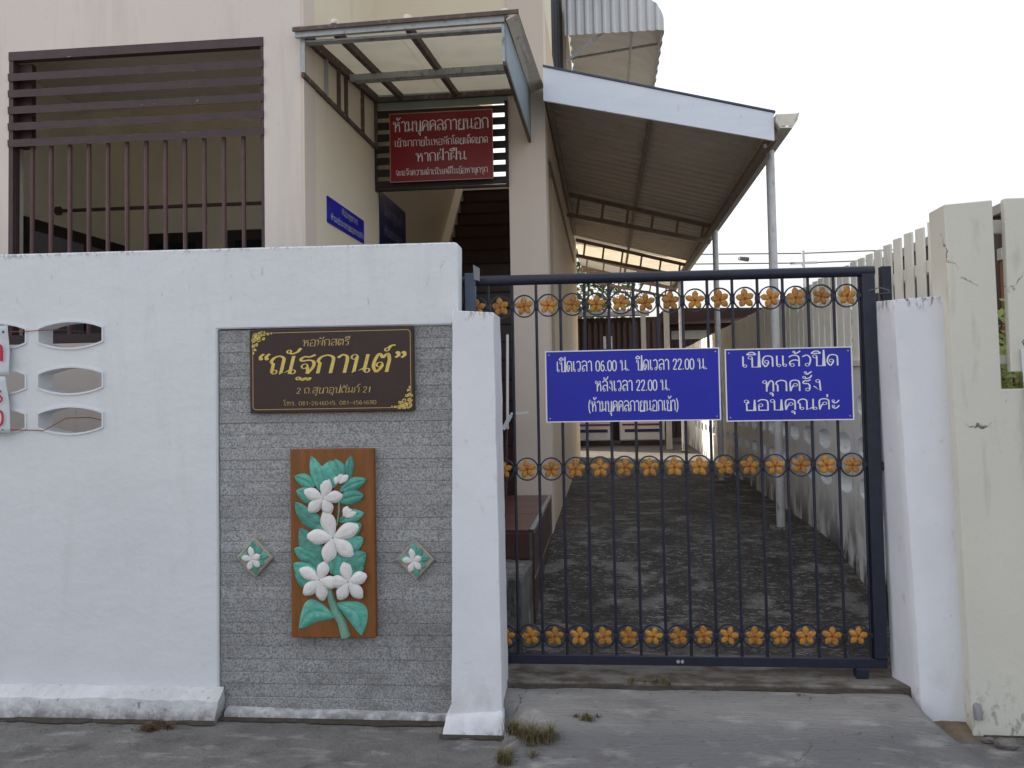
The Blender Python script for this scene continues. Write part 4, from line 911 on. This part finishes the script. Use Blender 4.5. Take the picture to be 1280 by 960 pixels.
abar((-.43, 11.75, 5.95), (.1, 11.75, 6.33)); abar((-.43, 15.3, 6.3), (.84, 15.3, 6.3)); abar((.84, 11.72, 6.29), (.84, 15.3, 6.29)); abar((.45, 11.75, 6.3), (.45, 15.3, 6.3)); abar((-.43, 12.6, 6.3), (.84, 12.6, 6.45))

# ================================================================== DRIVEWAY FENCE
FX = 1.64
fc = empty('driveway_fence', (FX, 11, .2), 'long off white picket topped wall along the right of the driveway', 'fence')
fw = boxo('wall_body', MFENCE, fc, FX, FX + .12, 4.62, 19.5, -.1, 1.72)
cm = MB()
def lensY(y0, y1, zc, mb):
    p = lens(y0, y1, zc, .075, .04); n = len(p); b = len(mb.v)
    mb.v += [(FX - .3, a, b_) for a, b_ in p] + [(FX + .4, a, b_) for a, b_ in p]
    mb.f += [tuple(range(b, b + n)), tuple(range(b + 2 * n - 1, b + n - 1, -1))] + [(b + i, b + n + i, b + n + (i + 1) % n, b + (i + 1) % n) for i in range(n)]
yy = 5.2
while yy < 17:
    for z in (1.47, 1.20, .93):
        if z > .5: lensY(yy, yy + .34, z + (0 if yy < 8 else .0), cm)
    yy += .54
cut(fw, cm.mesh('c', MFENCE, wloc(fc)))
boxo('coping', MPICK, fc, FX - .015, FX + .135, 4.62, 19.5, 1.721, 1.755)
boxo('rail', MPICK, fc, FX + .045, FX + .085, 4.62, 19.5, 2.18, 2.24)
pm = MB().box(0, .011, 0, .078, 0, .665).mesh('picket', MPICK, bevel=.003)
k = 0; yy = 4.68
while yy < 19.3:
    b_ = bpy.data.objects.new('picket', pm); COL.objects.link(b_); b_.parent = fc; b_.location = (.035, yy - 11, 1.757 - .2 + random.uniform(-.006, .004)); b_.rotation_euler = (random.uniform(-.006, .006), 0, R(15) + random.uniform(-.02, .02))
    yy += .182
# front fence
ff = empty('street_fence', (2.4, 4.35, 0), 'cracked cream fence with tall flat posts right of the white pillar', 'fence')
prism([(1.618, -.05), (6, -.05), (6, 1.58), (1.799, 1.567), (1.790, 2.438), (1.577, 2.425)], 4.30, 4.50).build('wall_body', MCREAM, ff, bevel=.004)
for k in range(12):
    x0 = 1.843 + k * .30
    boxo('board', MCREAM, ff, x0, x0 + .247, 4.30, 4.345, 1.645, 2.445 + random.uniform(-.004, .004), bevel=.004)
boxo('rail', MCREAM, ff, 1.80, 6, 4.39, 4.43, 2.30, 2.36); boxo('rail', MCREAM, ff, 1.80, 6, 4.36, 4.42, 1.685, 1.725)
pp = tube('drain_pipe', [(1.634, 4.32, .150), (1.636, 4.286, .125), (1.637, 4.28, .085)], .017, MPVC, None, 12); tag(pp, 'grey plastic drain stub between white pillar and cream fence', 'pipe')
pc = empty('conduit', (1.9, 4.28, 1.2), 'pale blue grey conduit with a curl of wire on the cream fence', 'conduit')
MB().tube([(1.93, 4.283, 0.0), (1.908, 4.283, 1.4), (1.893, 4.283, 1.75)], .013, 8).build('pipe', MPLAS, pc, smooth=True)
MB().tube([(1.893, 4.27, 1.76), (1.88, 4.262, 1.78), (1.89, 4.255, 1.795), (1.91, 4.262, 1.79), (1.93, 4.27, 1.78)], .003, 6).build('wire', MWIRE, pc, smooth=True)

# rubble by the fence foot
for i, (x, y, s, lab) in enumerate(((1.72, 4.20, .035, 'larger grey concrete chunk at the foot of the cream fence'), (1.84, 4.24, .022, 'small concrete chunk right of the larger one by the fence'), (1.66, 4.25, .02, 'small concrete chunk below the drain stub'))):
    bm = bmesh.new(); bmesh.ops.create_icosphere(bm, subdivisions=2, radius=1)
    for v in bm.verts: v.co *= 1 + .35 * noise.noise(v.co * 1.6 + Vector((i * 5, 0, 0)))
    for v in bm.verts: v.co = Vector((v.co.x * s * 1.5, v.co.y * s, v.co.z * s * .7))
    me = bpy.data.meshes.new('rubble_stone'); bm.to_mesh(me); bm.free(); me.materials.append(MRUB)
    o_ = bpy.data.objects.new('rubble_stone', me); COL.objects.link(o_); o_.location = (x, y, s * .4); tag(o_, lab, 'stone')
mo = MB().hexa([(1.38, 4.25, -.03), (1.72, 4.23, -.03), (1.72, 4.42, -.03), (1.36, 4.42, -.03)], [(1.43, 4.33, .02), (1.67, 4.32, .025), (1.67, 4.42, .05), (1.41, 4.42, .05)])
mo = mo.build('mortar_footing', mat('brown_mortar', (.2, .15, .1), (.12, .09, .06), 20, .9, .5, 60), gp2, seg=.04, rough=.014, smooth=True)

# ================================================================== WEEDS, SHRUBS
def tuft(x, y, r, h, n, label, m=MGRASS, m2=MDEAD, z0=None):
    if z0 is None: z0 = max(0, ah(x, y)) if x > -.6 else 0
    t = empty('grass_tuft', (x, y, z0), label, 'weed')
    seeds = [(random.gauss(0, .4), random.gauss(0, .4)) for _ in range(7)]
    for name, mm, cnt in (('green_blades', m, n), ('dead_blades', m2, int(n * .7))):
        mb = MB()
        for _ in range(cnt):
            cx_, cy_ = random.choice(seeds); a = random.uniform(0, 6.283); q = random.gauss(0, .16)
            bx, by = x + r * (cx_ + q * math.cos(a)), y + r * .6 * (cy_ + q * math.sin(a))
            hh = h * random.uniform(.35, 1.1) * math.exp(-abs(q) * 1.5) * (.55 if mm is m2 else 1); le = random.uniform(.2, 1.0) * (1.5 if mm is m2 else 1)
            lx, ly = math.cos(a) * hh * le, math.sin(a) * hh * le; ww = random.uniform(.0009, .0019); px_, py_ = -math.sin(a) * ww, math.cos(a) * ww
            mb.quad((bx - px_, by - py_, z0 - .004), (bx + px_, by + py_, z0 - .004), (bx + lx * .45 + px_, by + ly * .45 + py_, z0 + hh * .7), (bx + lx * .45 - px_, by + ly * .45 - py_, z0 + hh * .7))
            mb.quad((bx + lx * .45 - px_, by + ly * .45 - py_, z0 + hh * .7), (bx + lx * .45 + px_, by + ly * .45 + py_, z0 + hh * .7), (bx + lx * 1.1, by + ly * 1.1, z0 + hh * .85))
        mb.build(name, mm, t)['kind'] = 'stuff'
tuft(-.35, 4.0, .15, .085, 650, 'largest green and brown grass tuft on the pavement by the left pillar')
tuft(-.45, 3.86, .08, .07, 260, 'grass tuft nearest the camera below the left pillar')
tuft(-.13, 4.14, .075, .03, 150, 'small dry grass tuft on the driveway apron')
tuft(-2.26, 4.19, .14, .06, 420, 'dry brown weed at the foot of the white plinth', MDEAD)
tuft(.18, 4.47, .14, .045, 120, 'small dark weed growing under the gate bottom rail', z0=.17)
def leaves(mb, c, rad, n, size):
    for _ in range(n):
        d = Vector((random.gauss(0, 1), random.gauss(0, 1), random.gauss(0, 1))).normalized() * random.random() ** .45
        p = Vector(c) + Vector((d.x * rad[0], d.y * rad[1], d.z * rad[2]))
        if noise.noise(p * 1.7) < -.18: continue
        a = Vector((random.uniform(-1, 1), random.uniform(-1, 1), random.uniform(-.7, .7))).normalized(); b = a.orthogonal().normalized(); s = size * random.uniform(.6, 1.3)
        mb.quad(p - a * s, p + b * s * .32, p + a * s, p - b * s * .32)
def shrub(name, x, y, zb, c, rad, n, size, m, label, cat_='shrub', extra=None):
    t = empty(name, (x, y, zb), label, cat_)
    mb = MB(); leaves(mb, c, rad, n, size); mb.build('crown', m, t)['kind'] = 'stuff'
    MB().tube([(x, y, zb), (x + .03, y, (zb + c[2]) / 2), (c[0], c[1], c[2])], .05 * rad[0] + .012, 6, taper=[1, .8, .3]).build('trunk', MBARK, t, smooth=True)
    for k in range(3):
        MB().tube([(x + .02, y, zb + (c[2] - zb) * .5), (c[0] + rad[0] * .6 * math.cos(k * 2.1), c[1] + rad[1] * .6 * math.sin(k * 2.1), c[2] + rad[2] * .4)], .02 * rad[0] + .006, 5, taper=[1, .3]).build('limb', MBARK, t, smooth=True)
    if extra: mb = MB(); leaves(mb, *extra[:4]); mb.build('blossom', extra[4], t)['kind'] = 'stuff'
boxo('garden_soil', MST, None, 1.76, 12, 4.5, 40, -.02, .03)['kind'] = 'structure'
shrub('shrub', 2.25, 5.2, .0, (2.25, 5.15, 1.4), (.5, .5, .68), 2600, .05, MSHRUB, 'yellow green leafy shrub seen through the cream fence gaps')
shrub('flowering_shrub', 2.15, 7.4, .0, (2.15, 7.3, 1.35), (.4, .9, .65), 1500, .05, MSHRUB, 'shrub with red blossom behind the picket topped wall', extra=((2.0, 6.9, 1.8), (.3, .5, .3), 500, .04, MFLW))

# ================================================================== BACKGROUND
nb = empty('neighbour_house', (4.6, 10, 0), 'brown neighbouring house with pale beam seen through the cream fence slit', 'house')
boxo('wall', MBHOUSE, nb, 3.45, 7.0, 8.2, 12, 0, 3.06); boxo('beam', MBTRIM, nb, 3.43, 7.1, 8.1, 8.19, 2.66, 2.76)
boxo('lower_wall', MTERRA, nb, 3.45, 7.0, 8.12, 8.19, 0, 2.658)
MB().hexa([(3.42, 8.0, 3.06), (7.3, 8.0, 3.06), (7.3, 12.4, 3.06), (3.42, 12.4, 3.06)], [(3.42, 8.0, 3.14), (7.3, 8.0, 3.14), (7.3, 12.4, 3.16), (3.42, 12.4, 3.16)]).build('roof', MBTRIM, nb)
bh = empty('brown_house', (3, 23, 0), 'dark brown timber house beyond the end of the driveway', 'house')
boxo('wall', MBHOUSE, bh, 1.3, 5.6, 21, 26, 0, 3.1)
MB().hexa([(1.0, 20.6, 3.05), (6.0, 20.6, 3.05), (6.0, 26.4, 3.05), (1.0, 26.4, 3.05)], [(1.4, 20.6, 3.42), (5.6, 21.6, 3.42), (5.6, 25.4, 3.42), (1.4, 25.4, 3.42)]).build('roof', MBHOUSE, bh)
boxo('fascia_board', MBTRIM, bh, 1.55, 2.4, 20.98, 20.995, 2.72, 2.92)
for k in range(14): boxo('wall_board', MBHOUSE, bh, 1.32 + k * .3, 1.60 + k * .3, 20.955, 20.999, .1, 2.65)
eh = empty('rear_building', (-.2, 21, 0), 'dark brown slatted building closing the end of the driveway', 'building')
boxo('wall', MBHOUSE, eh, -3.0, 1.28, 20.2, 23, 0, 3.2); boxo('sun_block_wing', MBHOUSE, eh, -1.6, -.62, 17.5, 20.19, 0, 5.2); boxo('roof_edge', MBTRIM, eh, -3.0, 1.0, 19.9, 20.19, 3.22, 3.32)  # wing added out of view to block the sun from the yard
for k in range(15): boxo('slat', MRISE, eh, -.75 + k * .13, -.68 + k * .13, 20.15, 20.199, 1.4, 3.1)
boxo('window_rail', MBHOUSE, eh, -.8, 1.2, 20.12, 20.149, 2.0, 2.06)
for x in (-.02, .12): boxo('pane', MWHT, eh, x, x + .06, 20.13, 20.148, 2.5, 2.78)
for i, (x, lab) in enumerate(((-.62, 'white box with red and blue print left at driveway end'), (.27, 'wider white box with blue print right at driveway end'))):
    t = empty('white_appliance', (x, 18.4, .458), lab, 'appliance', None); wd = .75 if i == 0 else .9
    boxo('body', MBOX, t, x, x + wd, 18.2, 18.8, .56, 1.35, bevel=.02); boxo('blue_band', MBLUED, t, x + .1, x + wd - .1, 18.19, 18.199, .73, .79)
    boxo('red_band', MRED, t, x + .05, x + wd - .05, 18.19, 18.199, .86, .90); boxo('plinth', MDARK, t, x + .03, x + wd - .03, 18.22, 18.78, .459, .559)
for i, (x, y, lab) in enumerate(((.82, 18.9, 'left of the two white posts at the driveway end'), (1.17, 17.0, 'right of the two white posts at the driveway end'))):
    tag(boxo('white_post', MBTRIM, None, x - .05, x + .05, y - .05, y + .05, .458, 3.3), lab, 'post')
shrub('tree', -.6, 25.5, 0, (-.4, 25.5, 4.6), (1.6, 1.5, 1.5), 3000, .12, MTREE, 'leafy tree beyond the rear building under the carport roof', 'tree')
up = empty('utility_pole', (7.4, 34, 0), 'thin distant utility pole above the gate', 'pole')
MB().tube([(7.4, 34, 0), (7.4, 34, 6.6)], .09, 8, taper=[1, .7]).build('shaft', MPIPE, up); boxo('crossarm', MPIPE, up, 6.9, 7.9, 33.95, 34.05, 6.1, 6.18)
for i, (z, lab) in enumerate(((6.52, 'upper thin power cable against the white sky'), (6.16, 'lower thin power cable against the white sky'))):
    tag(tube('power_cable', [(-4, 33, z + .25), (2, 33.4, z + .02), (7.4, 34, z - .02), (14, 34.6, z + .1), (24, 36, z + .6)], .022, MWIRE), lab, 'cable', 'power cables above the fence')
jb = MB().tube([(5.0, 33.5, 6.32), (5.35, 33.7, 6.30)], .09, 8, taper=[.8, 1]).build('cable_box', MWIRE, None, smooth=True); tag(jb, 'dark splice box hanging on the power cables', 'cable box')
